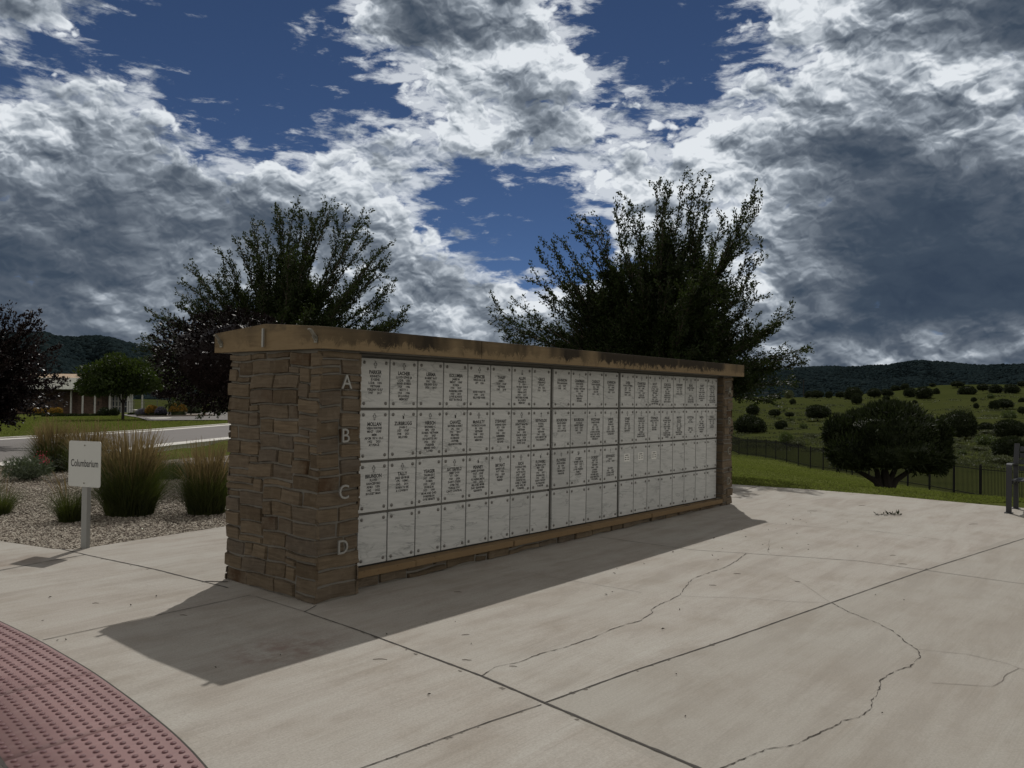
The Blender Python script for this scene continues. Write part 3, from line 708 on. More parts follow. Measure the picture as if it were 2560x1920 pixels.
# ------------------------------------------------------------ tactile paving
# right border follows the photographed curve; the strip is 0.6 m wide, in panels 0.79 m long
TB = np.array([(-2.16, 1.6), (-2.12, 0.96), (-2.115, 0.31), (-2.14, -0.45), (-2.195, -1.07), (-2.255, -1.57), (-2.33, -1.94), (-2.44, -2.4)])
TB = TB[::-1]
def tbx(y): return float(np.interp(y, TB[:, 1], TB[:, 0]))
def tbs(y): return (tbx(y + .15) + tbx(y) + tbx(y - .15)) / 3
tac = empty('tactile_paving', (-2.4, -0.5, 0), 'dark red strip of tactile paving with rows of raised domes, curving along the pavement', 'tactile paving')
for k, (y0, y1) in enumerate(((0.344, 1.12), (-0.446, 0.336), (-1.236, -0.454), (-2.05, -1.244))):
    ys = np.linspace(y0, y1, 14); V = []; n = len(ys)
    for yy in ys:
        xr = tbs(yy)
        for xx in (xr, xr - 0.61): V.append((xx, yy, float(plane_z(xx, yy)) + 0.007))
    Fq = [(2 * i, 2 * i + 1, 2 * i + 3, 2 * i + 2) for i in range(n - 1)]
    V += [(a, b, c - 0.02) for a, b, c in V]; o = 2 * n
    per = [2 * i for i in range(n)] + [2 * i + 1 for i in range(n)][::-1] + [0]
    Fq += [(a, b, b + o, a + o) for a, b in zip(per[:-1], per[1:])]
    dv_, df_ = [(a + 2.4, b + 0.5, c) for a, b, c in V], list(Fq); nF = len(Fq)
    rr = [(0.0142, 0.0), (0.0122, 0.0042), (0.0075, 0.0060)]
    ny = int((y1 - y0) / 0.0545)
    for a in range(ny + 1):
        yy = y0 + (y1 - y0) * (a + 0.5) / (ny + 1)
        for b in range(11):
            xx = tbs(yy) - 0.032 - b * 0.0546
            base = len(dv_); zz = float(plane_z(xx, yy)) + 0.0072
            for (rad, h) in rr:
                for q in range(8): dv_.append((xx + 2.4 + math.cos(q * math.pi / 4) * rad, yy + 0.5 + math.sin(q * math.pi / 4) * rad, zz + h))
            for l in range(2):
                for q in range(8): df_.append((base + l * 8 + q, base + l * 8 + (q + 1) % 8, base + l * 8 + 8 + (q + 1) % 8, base + l * 8 + 8 + q))
            for q in range(0, 6, 2): df_.append((base + 16, base + 17 + q, base + 18 + q, base + 16 + (q + 3) % 8))
    link('tactile_panel', mesh_np('tactile_panel', dv_, df_, [M['tactile'], M['dome']], midx=[0] * nF + [1] * (len(df_) - nF)), tac)
V = []; ys = np.linspace(-2.1, 1.13, 60)
for yy in ys:
    for dx in (0.012, -0.002): V.append((tbs(yy) + dx, yy, float(plane_z(tbs(yy), yy)) + 0.0035))
link('tactile_edge_joint', mesh_np('tactile_edge_joint', V, [(2 * i, 2 * i + 1, 2 * i + 3, 2 * i + 2) for i in range(59)], J), plaza)
V = []
for yy in ys:
    for dx in (-0.608, -0.624): V.append((tbs(yy) + dx, yy, float(plane_z(tbs(yy), yy)) + 0.0035))
link('tactile_edge_joint', mesh_np('tactile_edge_joint', V, [(2 * i, 2 * i + 1, 2 * i + 3, 2 * i + 2) for i in range(59)], J), plaza)

# ------------------------------------------------------------ gravel bed
V, Fq = strip([(-1.05, 3.1), (-0.8, 3.03), (0.85, 3.22), (9.25, 4.6)], [(-2.6, 9.4), (1.0, 12.0), (3.2, 12.0), (9.2, 13.0)], -0.015, n=60, m=30, zfun=plane_z)
V[:, 2] += 0.012 * np.sin(V[:, 0] * 5) * np.cos(V[:, 1] * 4)
tag(link('gravel_ground', mesh_np('gravel_ground', V, Fq, M['gravel_base'], smooth=True)), kind='structure')
def rocks(n, sampler, smin, smax, name, m):
    base = np.array([(1, 0, 0), (-1, 0, 0), (0, 1, 0), (0, -1, 0), (0, 0, 1), (0, 0, -1)], float)
    fs = np.array([(0, 2, 4), (2, 1, 4), (1, 3, 4), (3, 0, 4), (2, 0, 5), (1, 2, 5), (3, 1, 5), (0, 3, 5)])
    P = sampler(n); n = len(P)
    s = rng.uniform(smin, smax, (n, 1, 1)) * rng.uniform(0.6, 1.3, (n, 1, 3)) * np.array([1, 1, 0.62])
    a = rng.uniform(0, 6.28, n); ca, sa = np.cos(a), np.sin(a)
    B = base[None] * s * (1 + rng.uniform(-.25, .25, (n, 6, 1)))
    X = B[..., 0] * ca[:, None] - B[..., 1] * sa[:, None]; Y = B[..., 0] * sa[:, None] + B[..., 1] * ca[:, None]
    Vv = np.stack([X, Y, B[..., 2] + X * rng.uniform(-.5, .5, (n, 1))], -1) + P[:, None]
    return link(name, mesh_np(name, Vv.reshape(-1, 3), (fs[None] + np.arange(n)[:, None, None] * 6).reshape(-1, 3), m))
def gsamp(n):
    # denser close to the viewer, inside the bed
    out = []
    tot_ = 0
    while tot_ < n:
        d = 7.3 + (rng.random(20000) ** 1.5) * 8.5; l = rng.uniform(-0.66, -0.20, 20000)
        p = CP[:2] + FH * d[:, None] + LH * (l * d)[:, None]
        xb = np.interp(p[:, 1], [3.03, 3.25, 4.03, 8.9], [-0.8, -0.93, -1.12, -2.25])
        yb = np.interp(p[:, 0], [-0.8, 0.85, 9.25], [3.07, 3.28, 4.7])
        yt = np.interp(p[:, 0], ROADN[:, 0], ROADN[:, 1]) - 0.25
        k = (p[:, 0] > xb + 0.01) & (p[:, 1] > yb) & (p[:, 1] < yt); p = p[k]
        out.append(np.column_stack([p, plane_z(p[:, 0], p[:, 1]) - 0.003])); tot_ += len(p)
    return np.concatenate(out)[:n]
tag(rocks(42000, gsamp, 0.009, 0.020, 'gravel', M['pebble']), 'tan and grey crushed stone gravel covering the planting bed', 'gravel', kind='stuff')

# ------------------------------------------------------------ columbarium wall
cb_ = empty('columbarium', (3.0, 0.4, 0.0), 'long sandstone columbarium wall with four rows of white marble niche panels and a stone cap', 'columbarium')
OFF = Vector((3.0, 0.4, 0.0))
def L3(p): return (p[0] - OFF[0], p[1] - OFF[1], p[2] - OFF[2])
class MBo(MB):
    def obj(s, name, mats, parent=None, **kw):
        s.v = [L3(v) for v in s.v]; return link(name, s.mesh(name, mats, **kw), parent or cb_)
def veneer(W_, H_, seed, uu=0.062, vv=0.056):
    """random ashlar layout: list of rectangles filling W_ x H_"""
    rd = random.Random(seed); nx = max(2, round(W_ / uu)); ny = max(1, round(H_ / vv)); du, dvv = W_ / nx, H_ / ny
    occ = [[0] * nx for _ in range(ny)]; out = []
    for j in range(ny):
        i = 0
        while i < nx:
            if occ[j][i]: i += 1; continue
            free = 0
            while i + free < nx and not occ[j][i + free]: free += 1
            w = min(free, rd.choice([2, 3, 3, 4, 4, 4, 5, 5, 6]))
            if free - w == 1: w = free if w < 6 else w - 1
            h = min(ny - j, rd.choice([1, 2, 2, 2, 2, 2]) if w < 6 else rd.choice([1, 2, 2]))
            if w <= 2 and rd.random() < .8: h = min(h, 1 if rd.random() < .5 else 2)
            for a in range(h):
                for b in range(w): occ[j + a][i + b] = 1
            out.append((i * du, j * dvv, (i + w) * du, (j + h) * dvv)); i += w
    return out, rd
def stone_face(mb, rects, rd, origin, ua, va, na_, dmin=0.010, dmax=0.030, gap=0.0055):
    """each stone: rounded, uneven slab standing proud of the mortar plane; joins one island"""
    o, ua, va, na_ = Vector(origin), Vector(ua), Vector(va), Vector(na_); wp = rd.uniform(0, 6)
    for (x0, y0, x1, y1) in rects:
        g = gap * rd.uniform(0.5, 1.5); x0 += g; x1 -= g; y0 += g; y1 -= g
        if x1 - x0 < 0.02 or y1 - y0 < 0.015: continue
        d = rd.uniform(dmin, dmax); tx, ty = rd.uniform(-.012, .012), rd.uniform(-.012, .012)
        nx = max(3, int((x1 - x0) / 0.03)); ny = max(3, int((y1 - y0) / 0.025))
        sk = [rd.uniform(-.006, .006) for _ in range(4)]; base = len(mb.v); ph = rd.uniform(0, 9)
        for j in range(ny + 1):
            for i in range(nx + 1):
                a, b = i / nx, j / ny
                # pull outermost ring down to make worn edges
                ex = min(a, 1 - a) * (x1 - x0); ey = min(b, 1 - b) * (y1 - y0); e = min(ex, ey)
                h = d * (0.0 if e <= 1e-6 else min(1, 0.72 + e / 0.05))
                if e > 1e-6: h += tx * (a - .5) + ty * (b - .5) + rd.uniform(-.0022, .0022) + 0.003 * math.sin(a * 7 + ph) * math.sin(b * 5 + ph)
                px = x0 + (x1 - x0) * a; py = y0 + (y1 - y0) * b
                if i in (0, nx) or j in (0, ny):
                    px += (sk[0] if i == 0 else sk[1]) * (b - .5) * 1.2; py += (sk[2] if j == 0 else sk[3]) * (a - .5) * 1.2 + rd.uniform(-.0015, .0015)
                else:
                    # inner ring hugs the edge so the arris is steep
                    if i == 1: px = x0 + 0.007
                    if i == nx - 1: px = x1 - 0.007
                    if j == 1: py = y0 + 0.006
                    if j == ny - 1: py = y1 - 0.006
                py += 0.007 * math.sin(px * 6.1 + wp) + 0.0045 * math.sin(px * 15.3 + py * 4 + wp * 2); px += 0.008 * math.sin(py * 9.7 + wp) + 0.004 * math.sin(py * 23 + px * 3)
                mb.v.append(tuple(o + ua * px + va * py + na_ * h))
        for j in range(ny):
            for i in range(nx):
                q = base + j * (nx + 1) + i; mb.f.append((q, q + 1, q + nx + 2, q + nx + 1)); mb.m.append(0)
ZB, ZT, ZP = 1.806, 1.962, 2.009
CX0, CX1, CY0, CY1 = -0.545, 6.506, -0.241, 1.173
PD = 0.99
# near pier: core with mortar, stone on three faces
def pier(x0, x1, y0, y1, z0, z1, seed, faces):
    core = MBo(); core.box((x0 + 0.018, y0 + 0.018, z0 - 0.05), (x1 - 0.018, y1 - 0.018, z1 - 0.004))
    c = core.obj('pier', M['mortar'])
    mb = MBo(); k = 0
    for fc in faces:
        rects, rd = veneer((x1 - x0) if fc in 'fb' else (y1 - y0), z1 - z0 - 0.012, seed + k); k += 1
        if fc == 'f': stone_face(mb, rects, rd, (x0, y0 + 0.022, z0), (1, 0, 0), (0, 0, 1), (0, -1, 0))
        if fc == 'b': stone_face(mb, rects, rd, (x1, y1 - 0.022, z0), (-1, 0, 0), (0, 0, 1), (0, 1, 0))
        if fc == 'l': stone_face(mb, rects, rd, (x0 + 0.022, y1, z0), (0, -1, 0), (0, 0, 1), (-1, 0, 0))
        if fc == 'r': stone_face(mb, rects, rd, (x1 - 0.022, y0, z0), (0, 1, 0), (0, 0, 1), (1, 0, 0))
    me = mb; me.v = [L3(v) for v in me.v]
    m2 = me.mesh('stone_veneer', M['stone'])
    return c, link('stone_veneer', m2, c)
p1, _ = pier(-0.520, -0.135, -0.191, PD, 0.0, ZB, 11, 'flbr')
p2, _ = pier(6.185, 6.475, -0.098, PD, 0.055, ZB, 31, 'flrb')
# middle: carcass, back wall and low plinth
mb = MBo(); mb.box((-0.14, 0.075, -0.02), (6.19, PD - 0.03, ZB - 0.003)); mb.obj('wall_core', M['mortar'])
mb = MBo(); rects, rd = veneer(6.33, ZB - 0.01, 77); stone_face(mb, rects, rd, (6.19, PD - 0.034, 0), (-1, 0, 0), (0, 0, 1), (0, 1, 0)); mb.obj('back_veneer', M['stone'])
mb = MBo()
rects, rd = veneer(6.33, 0.115, 5, uu=0.075, vv=0.055); stone_face(mb, [(a, b, c, d) for a, b, c, d in rects], rd, (-0.14, -0.055, 0.0), (1, 0.0, 0.0085), (0, 0, 1), (0, -1, 0), 0.006, 0.03, 0.008)
plinth = mb.obj('plinth', M['stone'])
mb = MBo(); mb.box((-0.14, -0.052, -0.04), (6.19, 0.07, 0.130)); mb.obj('plinth_core', M['mortar'], plinth)
# niche frame: metal grid behind the panels
NP, NW, NHT, PIT, GAP, ZTOP = 0.3048, 0.2907, 0.3854, 0.4061, 0.0384, 1.7695
mb = MBo(); mb.box((-0.135, 0.016, 0.135), (6.186, 0.073, ZB - 0.004)); nf = mb.obj('niche_frame', M['frame'])
mb = MBo()
for q in (8, 12):
    xx = q * NP + (0.0 if q == 8 else GAP) + 0.0118
    mb = MBo(); mb.box((xx - 0.013 - 0.0052, 0.0142, 0.142), (xx + 0.013 - 0.0052 , 0.0158, ZB - 0.012)); mb.obj('frame_divider', M['dark'], nf)
mb = MBo(); mb.box((-0.133, 0.006, 0.132), (6.183, 0.0145, 0.158)); mb.obj('gap_shade_strip', M['dark'], nf)  # dark strip stands in for the shaded gap between panels and ledge
mb = MBo(); mb.box((-0.133, -0.035, 1.7845), (6.183, 0.0148, ZB - 0.006)); mb.obj('frame_head_rail', M['frame'], nf)
# ledge stones
ls = [-0.115, 0.529, 1.775, 3.037, 4.299, 5.567, 6.18]
for a, b in zip(ls[:-1], ls[1:]):
    mb = MBo(); zt_ = 0.150 + random.uniform(-.002, .002); mb.box((a + 0.005, -0.104 + random.uniform(-.004, .004), zt_ - 0.052), (b - 0.005, 0.012, zt_))
    mb.obj('ledge_stone', M['ledge'], bevel=0.006)
# cap stones: shallow gable
cj = [CX0, 1.129, 2.357, 3.615, 4.85, CX1]
for a, b in zip(cj[:-1], cj[1:]):
    mb = MBo(); e = 0.0025; n_s = max(6, int((b - a) / 0.06)); prof = [(CY0, ZB), (CY0, ZT), ((CY0 + CY1) / 2 - 0.02, ZP), ((CY0 + CY1) / 2 + 0.02, ZP), (CY1, ZT), (CY1, ZB)]
    dy = random.uniform(-.003, .003)
    mb.prism(prof, lambda k, p: ((a + e) if k == 0 else (b - e), p[0] + dy, p[1] + (0.0 if p[1] > ZB else 0.0)))
    mb.obj('cap_stone', M['cap'], bevel=0.004)
mb = MBo(); mb.box((CX0 + 0.03, CY0 + 0.02, ZB - 0.002), (CX1 - 0.02, CY1 - 0.03, ZB + 0.03)); mb.obj('cap_bedding', M['mortar'])

# ---- texts
A = lambda s: s.split('|')
ROWA = ["c|PARKER|KENNETH|EUGENE|LCDR    USN|VIETNAM|PERSIAN GULF|1947      2017", "c|LACHER|LLOYD LEWIS JR|LCDR    USN|WWII  KOREA|1924      1986|BETTY C|1924      1986|IN LOVING|MEMORY",
 "|LERMA|ROBERT RAY|SSG    USA|PERSIAN GULF|1956      2017", "|KOLUMBA|JAMES M|SMSGT    USAF|KOREA|1934      2017|BARBARA ANN|1937      2019|LOVE ALWAYS|REST IN PEACE",
 "c|SPENCER|WELDON O JR|CPT    USA|||JANE DORETTE|1949      2018|BELOVED WIFE", "|THARP|JAMES L|TSGT    USAF|VIETNAM|1947      2018",
 "m|ALLEN|WILLIAM A|S1    USN|WORLD WAR II|1927      2018|VERNA FAYE|1929      2019|MOTHER FATHER|IN LOVING|MEMORY", "|GRICE|TERRANCE|WYATT|SP4    USA|1954      2016",
 "|JOHNSON|WILLIAM IRWIN|A3C    USAF|1945      2017", "t|CHAPMAN|JOHN KEVIN|COL    USAF|KOREA  VIETNAM|1934      2008|DDS|IN LOVING|MEMORY|FATHER", "|CASSADY|DEAN GEORGE|SSG    USA|VIETNAM|ARCOM|1951      2017", "|JOHNSON|DAVID RAY|SGT    USMC|VIETNAM|1947      2018",
 "k|DYER|DONALD EUGENE|ADC    USN|1937      2018|SHARRON L|1938      2017", "c|STANFORD|HARVEY PENN|PFC    USMC|KOREA|1931      2018|UNTIL WE|MEET AGAIN", "c|ROOT|DONALD A|LT COL    USAF|WWII  KOREA|VIETNAM|1925      2018|JUANITA|1925      2013|LOVING FATHER|AND MOTHER",
 "h|SCROGGS|LARRY EDWARD|USMC|SFC    USA|VIETNAM|PERSIAN GULF|PURPLE HEART|1946      2019|REST IN PEACE", "c|OWENSBY|JACK HARRIS|PVT    USA|1944      2018|MUCH LOVED", "c|BIGAS|JOSEPH ANDREW|CSM    USA|||MARY L|1951      2018|LOVING WIFE|AND MOTHER",
 "|TRAPP|MERLIN LEE|SGT    USA|WORLD WAR II|1925      2014|BELOVED DAD|GRANDDAD &|FRIEND", "c|GARCIA|MARTIN LUCIO|SSG    USA|VIETNAM|1942      2019|MARGIE MARIE|1941      2020|LOVING FATHER|AND MOTHER"]
ROWB = ["c|MOLLAN|VERN WAYNE|MSGT    USAF|MSM|AFCM  W/ 4  OLC|1952      2021|AT PEACE", "h|ZURBRUGG|JOHN C|SGT    USAF|1948      2021|BELOVED", "c|HIRSCH|RICHARD C|MAJ    USA|KOREA  VIETNAM|1921      2025|HUGUETTE DIU|1926      2021|FOREVER|MISSED AND|LOVED",
 "h|CHAVEZ|RAYNER ROBERT|CPL    USA|1941      2011|BELOVED|HUSBAND|FATHER|GRANDFATHER", "c|McNULTY|PATRICK DOLAN|SR    USN|VIETNAM|1948      2021|IN LOVING|MEMORY", "|STEWART|DENNIS DEAN|BT3    USN|KOREA|1933      2021|REMEMBER|ALWAYS|BE KIND",
 "c|WOOD|DEWITT MARTIN|SGT    USA|VIETNAM|1941      2022|HALLIE CLARA|1946      2024|GONE TO BE|WITH GOD", "k|REYNOLDS|RUSSELL|ALBERT|SGT    USA|VIETNAM|1947      2022|GOD GRANT ME|THE SERENITY", "|BOURDON|RALPH HENRY|SSGT    USAF|1951      2021|OH I SUPPOSE",
 "|BOURDON|DOUGLAS|ERNEST HENRY|SSGT    USAF|1982      2021|GTTM", "m|WICKHAM|CHRISTOPHER|DAVID|SPC    USA|1970      2022|LOVING FATHER|AND SON UNTIL|WE MEET AGAIN|WINGBOY", "k|JARVIS|ROBERT|IRVING III|A2C    USAF|1937      2022|SPECIAL NEEDS|GUARDIAN",
 "c|JONES|ROBERT|HENRY JR|PVT    USA|1959      2022|REUNITED", "c|WRIGHT|CONNIE GALE|SP4    USA|1934      2022|DORIS ANN|1938      2023|LOVING|PARENTS AND|GRANDPARENTS", "c|TOWNLEY|LARRY HOUSTON|PFC    USA|1948      2022|BELOVED|BROTHER",
 "c|HOLLIS|RICHARD WAYNE|ABH3    USN|1940      2024|NANCY HELEN|1942      2022|LOVING|HUSBAND AND|WIFE FOREVER|UNITED", "t|MASON|DONALD|STEWART|COL    USA|1937      2022|BELOVED|FATHER|GRANDFATHER|AND FRIEND", "|ROYSTON|RALPH|SN    USCG|||TERRI RAE|1957      2022|WIFE",
 "c|BAEZA|LUIS|SGT    USAF|VIETNAM|1949      2022|NO MORE PAIN|GOD BLESS|AMERICA", "c|O'KELLY|RAYMOND LEWIS|BM1    USN|1930      2022|LOVING|HUSBAND"]
ROWC = ["c|BRUNSON|FLOYD|HANCEFORD|ADR3    USN|1942      2022|BUCKET MAN", "c|TALLY|JAKE GEORGE|CPL    USMC|1942      2016|BORN TO BE|A COWBOY", "|YEAGER|TALMAGE E|SGT    USMC|KOREA|1932      2023|EUNICE M|1929      1999|MOM AND DAD|FOREVER IN|OUR HEARTS",
 "c|SATTERFIELD|JERRY DON|LT    USN|1949      2024|DON'T STRESS|OVER THE|THINGS YOU|CAN'T CONTROL", "h|PENNEY|JAMES EDWARD|TSGT    USAF|1925      2012|FLORENE SMITH|1927      2023|BELOVED MOM|DAD GRANDMA|GRANDPA", "c|BRYANT|RANDY LEE|PVT    USA|1962      2024|MY BEST|FRIEND",
 "c|RICH|DONALD EARL|SP5    USA|PATSY RUTH|1947      2023|SHE WAS MY|SWEETIE FOR|OVER 51 YEARS|AND WILL BE|FOREVER", "h|FLOWERS|TRUMAN LEON|MR3    USN|KOREA|1933      2019|SWANA FAE|1933      2023|NANO PAPAW|IN PARADISE|FOREVER", "v|FLOWERS|JACK MORRIS|SR    USN|1937      2015|FISHING IN|PARADISE",
 "q|COSBY|ROBERT LEE JR|TSGT    USAF|1966      2025|LOVED FRIENDS|FAMILY|COUNTRY", "v|DORSEY|GARY LEE|SGT    USA|VIETNAM|1948      2023|LOVING|HUSBAND|FATHER PAPA|AND MINISTER|OF GOSPEL", "t|EDWARDS|JON D|LT COL    USAF|||LEA ANN|1963      2025|LOVING WIFE|LOVED DOGS"]
TXT = []
def want_text(s, size, loc, ax='CENTER', xs=1.0, extr=0.0, off=0.0, res=2):
    c = bpy.data.curves.new('t', 'FONT'); c.body = s; c.size = size; c.align_x = ax; c.resolution_u = res; c.extrude = extr; c.offset = off
    o = bpy.data.objects.new('t', c); COL.objects.link(o); TXT.append([o, xs, loc]); return len(TXT) - 1
jobs = {}
for r, row in enumerate((ROWA, ROWB, ROWC)):
    for c_, s in enumerate(row):
        P_ = A(s); ids = []; y = NHT / 2 - 0.121
        n_l = len(P_[1]); ids.append(want_text(P_[1], 0.0405, (0, y), xs=0.88 if n_l < 9 else 0.76, off=0.0016)); y -= 0.0268
        for ln in P_[2:]:
            if ln: ids.append(want_text(ln, 0.0262, (0, y), xs=0.92, off=0.0011, res=1))
            y -= 0.0253 if len(P_) > 9 else 0.0262
        jobs[(c_, r)] = (P_[0], ids)
letters = {}
for ch in 'ABCD1': letters[ch] = want_text(ch, 0.145 if ch != '1' else 0.205, (0, 0), xs=0.95, extr=0.006, off=0.0005, res=4)
sgn = want_text('Columbarium', 0.098, (0, 0), xs=0.72, off=0.0012, res=3)
dg = bpy.context.evaluated_depsgraph_get(); dg.update()
TM = []
for o, xs, loc in TXT:
    me = o.evaluated_get(dg).to_mesh(); n = len(me.vertices); v = np.empty(n * 3, np.float32); me.vertices.foreach_get('co', v); v = v.reshape(-1, 3)
    f = [tuple(p.vertices) for p in me.polygons]; v[:, 0] *= xs; v[:, 0] += loc[0]; v[:, 1] += loc[1]
    TM.append((v, f)); o.to_mesh_clear() if False else None
for o, xs, loc in TXT:
    c = o.data; bpy.data.objects.remove(o); bpy.data.curves.remove(c)

def emblem(mb, kind):
    zc = NHT / 2 - 0.050; y = 0
    def poly(pts, mi=0): mb.add([(p[0], y, p[1] + zc) for p in pts], [tuple(range(len(pts)))], mi)
    def outline(pts, w):
        n = len(pts)
        for i in range(n):
            a = Vector(pts[i]); b = Vector(pts[(i + 1) % n]); t = (b - a).normalized(); nn = Vector((-t.y, t.x)) * w / 2
            a2, b2 = a - t * w / 2, b + t * w / 2
            poly([a2 + nn, b2 + nn, b2 - nn, a2 - nn][::-1])
    if kind == 'c':
        w, h, a = 0.0055, 0.024, 0.0150
        outline([(-w, -h), (w, -h), (w, -0.001), (a, -0.001), (a, 0.010), (w, 0.010), (w, h), (-w, h), (-w, 0.010), (-a, 0.010), (-a, -0.001), (-w, -0.001)], 0.0042)
    elif kind in 'kt':
        w, a = (0.0034, 0.0125) if kind == 'k' else (0.0020, 0.0085)
        poly([(-w, -0.024), (w, -0.024), (w, 0.024), (-w, 0.024)]); poly([(-a, 0.006), (-w, 0.006), (-w, 0.0125), (-a, 0.0125)]); poly([(w, 0.006), (a, 0.006), (a, 0.0125), (w, 0.0125)])
    elif kind == 'h':
        poly([(-0.004, -0.022), (0.006, -0.022), (0.010, -0.012), (0.008, 0.0), (0.0, 0.004), (-0.007, -0.004), (-0.008, -0.014)])
        poly([(0.001, 0.0), (0.007, -0.001), (0.014, 0.024), (0.009, 0.023)]); poly([(-0.006, -0.002), (-0.013, 0.006), (-0.011, 0.009), (-0.002, 0.003)])
    elif kind == 'v':
        pts = [(0.012 * math.sin(t) ** 3 * 1.05, 0.018 * (0.8125 * math.cos(t) - 0.3125 * math.cos(2 * t) - 0.125 * math.cos(3 * t) - 0.06 * math.cos(4 * t)) * 1.3) for t in np.linspace(0, 2 * math.pi, 16)[:-1]]
        outline(pts, 0.0024); outline([(p[0] * .45 + 0.004, p[1] * .5 - 0.002) for p in pts], 0.002)
    elif kind == 'm':
        outline([(-0.010, -0.022), (0.010, -0.022), (0.010, -0.008), (0.005, 0.002), (0.008, 0.010), (0.0, 0.022), (-0.008, 0.010), (-0.005, 0.002), (-0.010, -0.008)], 0.0034)
        poly([(-0.006, -0.019), (0.006, -0.019), (0.006, -0.010), (-0.006, -0.010)])
    elif kind == 'q':
        for i in range(4):
            for j in range(4):
                if (i * 3 + j * 5) % 4 != 1: poly([(-0.016 + i * 0.008, -0.018 + j * 0.009), (-0.0085 + i * 0.008, -0.018 + j * 0.009), (-0.0085 + i * 0.008, -0.0095 + j * 0.009), (-0.016 + i * 0.008, -0.0095 + j * 0.009)])
# panel mesh (origin at panel centre, front face at y=-0.008)
pm = MB(); pm.box((-NW / 2, -0.008, -NHT / 2), (NW / 2, 0.013, NHT / 2)); panel_me = pm.mesh('niche_panel', M['marble'], bevel=0.0022, seg=2)
rm = MB()
rr = [(0.0138, -0.0082), (0.0138, -0.0112), (0.0122, -0.0128), (0.0100, -0.0118), (0.0085, -0.0150), (0.0045, -0.0178), (0.0005, -0.0185)]
for i, (r0, yy) in enumerate(rr):
    for k in range(14): rm.v.append((math.cos(k * math.pi / 7) * r0, yy, math.sin(k * math.pi / 7) * r0))
for i in range(len(rr) - 1):
    for k in range(14): rm.f.append((i * 14 + k, i * 14 + (k + 1) % 14, (i + 1) * 14 + (k + 1) % 14, (i + 1) * 14 + k)); rm.m.append(0)
ros_me = rm.mesh('rosette', M['rosette'], smooth=True)
for r in range(4):
    for c_ in range(20):
        xl = c_ * NP + (GAP if c_ >= 8 else 0) + (GAP if c_ >= 12 else 0)
        zc = ZTOP - r * PIT - NHT / 2
        dz = random.uniform(-.0012, .0012)
        pa = link('niche_panel', panel_me, cb_, L3((xl + NW / 2 + random.uniform(-.001, .001), 0, zc + dz)))
        for sx in (-1, 1):
            for sz in (-1, 1): link('rosette', ros_me, pa, (sx * (NW / 2 - 0.034), 0, sz * (NHT / 2 - 0.034)))
        if (c_, r) in jobs:
            kind, ids = jobs[(c_, r)]; e = MB()
            for i in ids:
                v, f = TM[i]; e.add([(a[0], 0, a[1]) for a in v], f)
            if kind: emblem(e, kind)
            link('inscription', e.mesh('inscription', M['ink']), pa, (0, -0.0086, 0))
        elif r == 2 and c_ in (12, 13, 14):
            e = MB(); e.box((-0.056, -0.0092, 0.006), (0.056, -0.0084, 0.094)); nt_ = e.obj('paper_note', M['paper'], pa)
            e = MB()
            for j, zz in enumerate((0.072, 0.048, 0.024)):
                for sx in ((-1, 1) if j else (0,)):
                    e.box((sx * 0.026 - (0.016 if j else 0.034), -0.0098, zz), (sx * 0.026 + (0.016 if j else 0.034), -0.0094, zz + 0.010))
            e.obj('note_writing', M['ink'], nt_)
# metal letters on the piers, the numeral and the banner brackets
def letter(ch, x, y, z, parent, m):
    v, f = TM[letters[ch]]; cxx = (v[:, 0].min() + v[:, 0].max()) / 2; lo = v[:, 1].min(); e = MB()
    e.add([(a[0] - cxx, -a[2], a[1] - lo) for a in v], f)
    link('letter', e.mesh('letter', m), parent, L3((x, y, z)))
for ch, z in zip('ABCD', (1.527, 1.139, 0.732, 0.338)): letter(ch, -0.313 - (0.0 if ch in 'AB' else 0.008), -0.232, z, p1, M['steel'])
for ch, z in zip('ABCD', (1.560, 1.155, 0.748, 0.345)): letter(ch, 6.265, -0.140, z, p2, M['galv'])
v, f = TM[letters['1']]; e = MB(); lo = v[:, 1].min(); cxx = (v[:, 0].min() + v[:, 0].max()) / 2
e.add([(a[2] * 1.0, -(a[0] - cxx), a[1] - lo) for a in v], f)
link('numeral', e.mesh('numeral', M['steel']), cb_, L3((CX0 - 0.018, 0.455, 1.832)))
for yy, zz in ((-0.175, 1.868), (1.062, 1.868)):
    e = MB(); prof = [(-0.016, 0), (0.016, 0), (0.016, 0.014), (0.012, 0.014), (0.012, 0.004), (-0.012, 0.004), (-0.012, 0.014), (-0.016, 0.014)]
    # open channel rising outward from the end face
    d_ = Vector((-0.058, 0.0, 0.068)); nrm = Vector((-0.82, 0, -0.56))
    e.prism(prof, lambda k, p: Vector((0, 0, 0)) + d_ * k + Vector((0, 1, 0)) * p[0] * (1 - .3 * k) + nrm * (-p[1]))
    e.box((-0.006, -0.020, -0.020), (0.0, 0.020, 0.022))
    e.tube([(-0.060, -0.014, 0.070), (-0.060, 0.014, 0.070)], 0.007, 8)
    e.tube([(-0.010, 0, -0.008), (-0.035, 0, 0.025)], 0.005, 6)
    e.obj('banner_bracket', M['galv'], cb_, L3((CX0, yy, zz)))

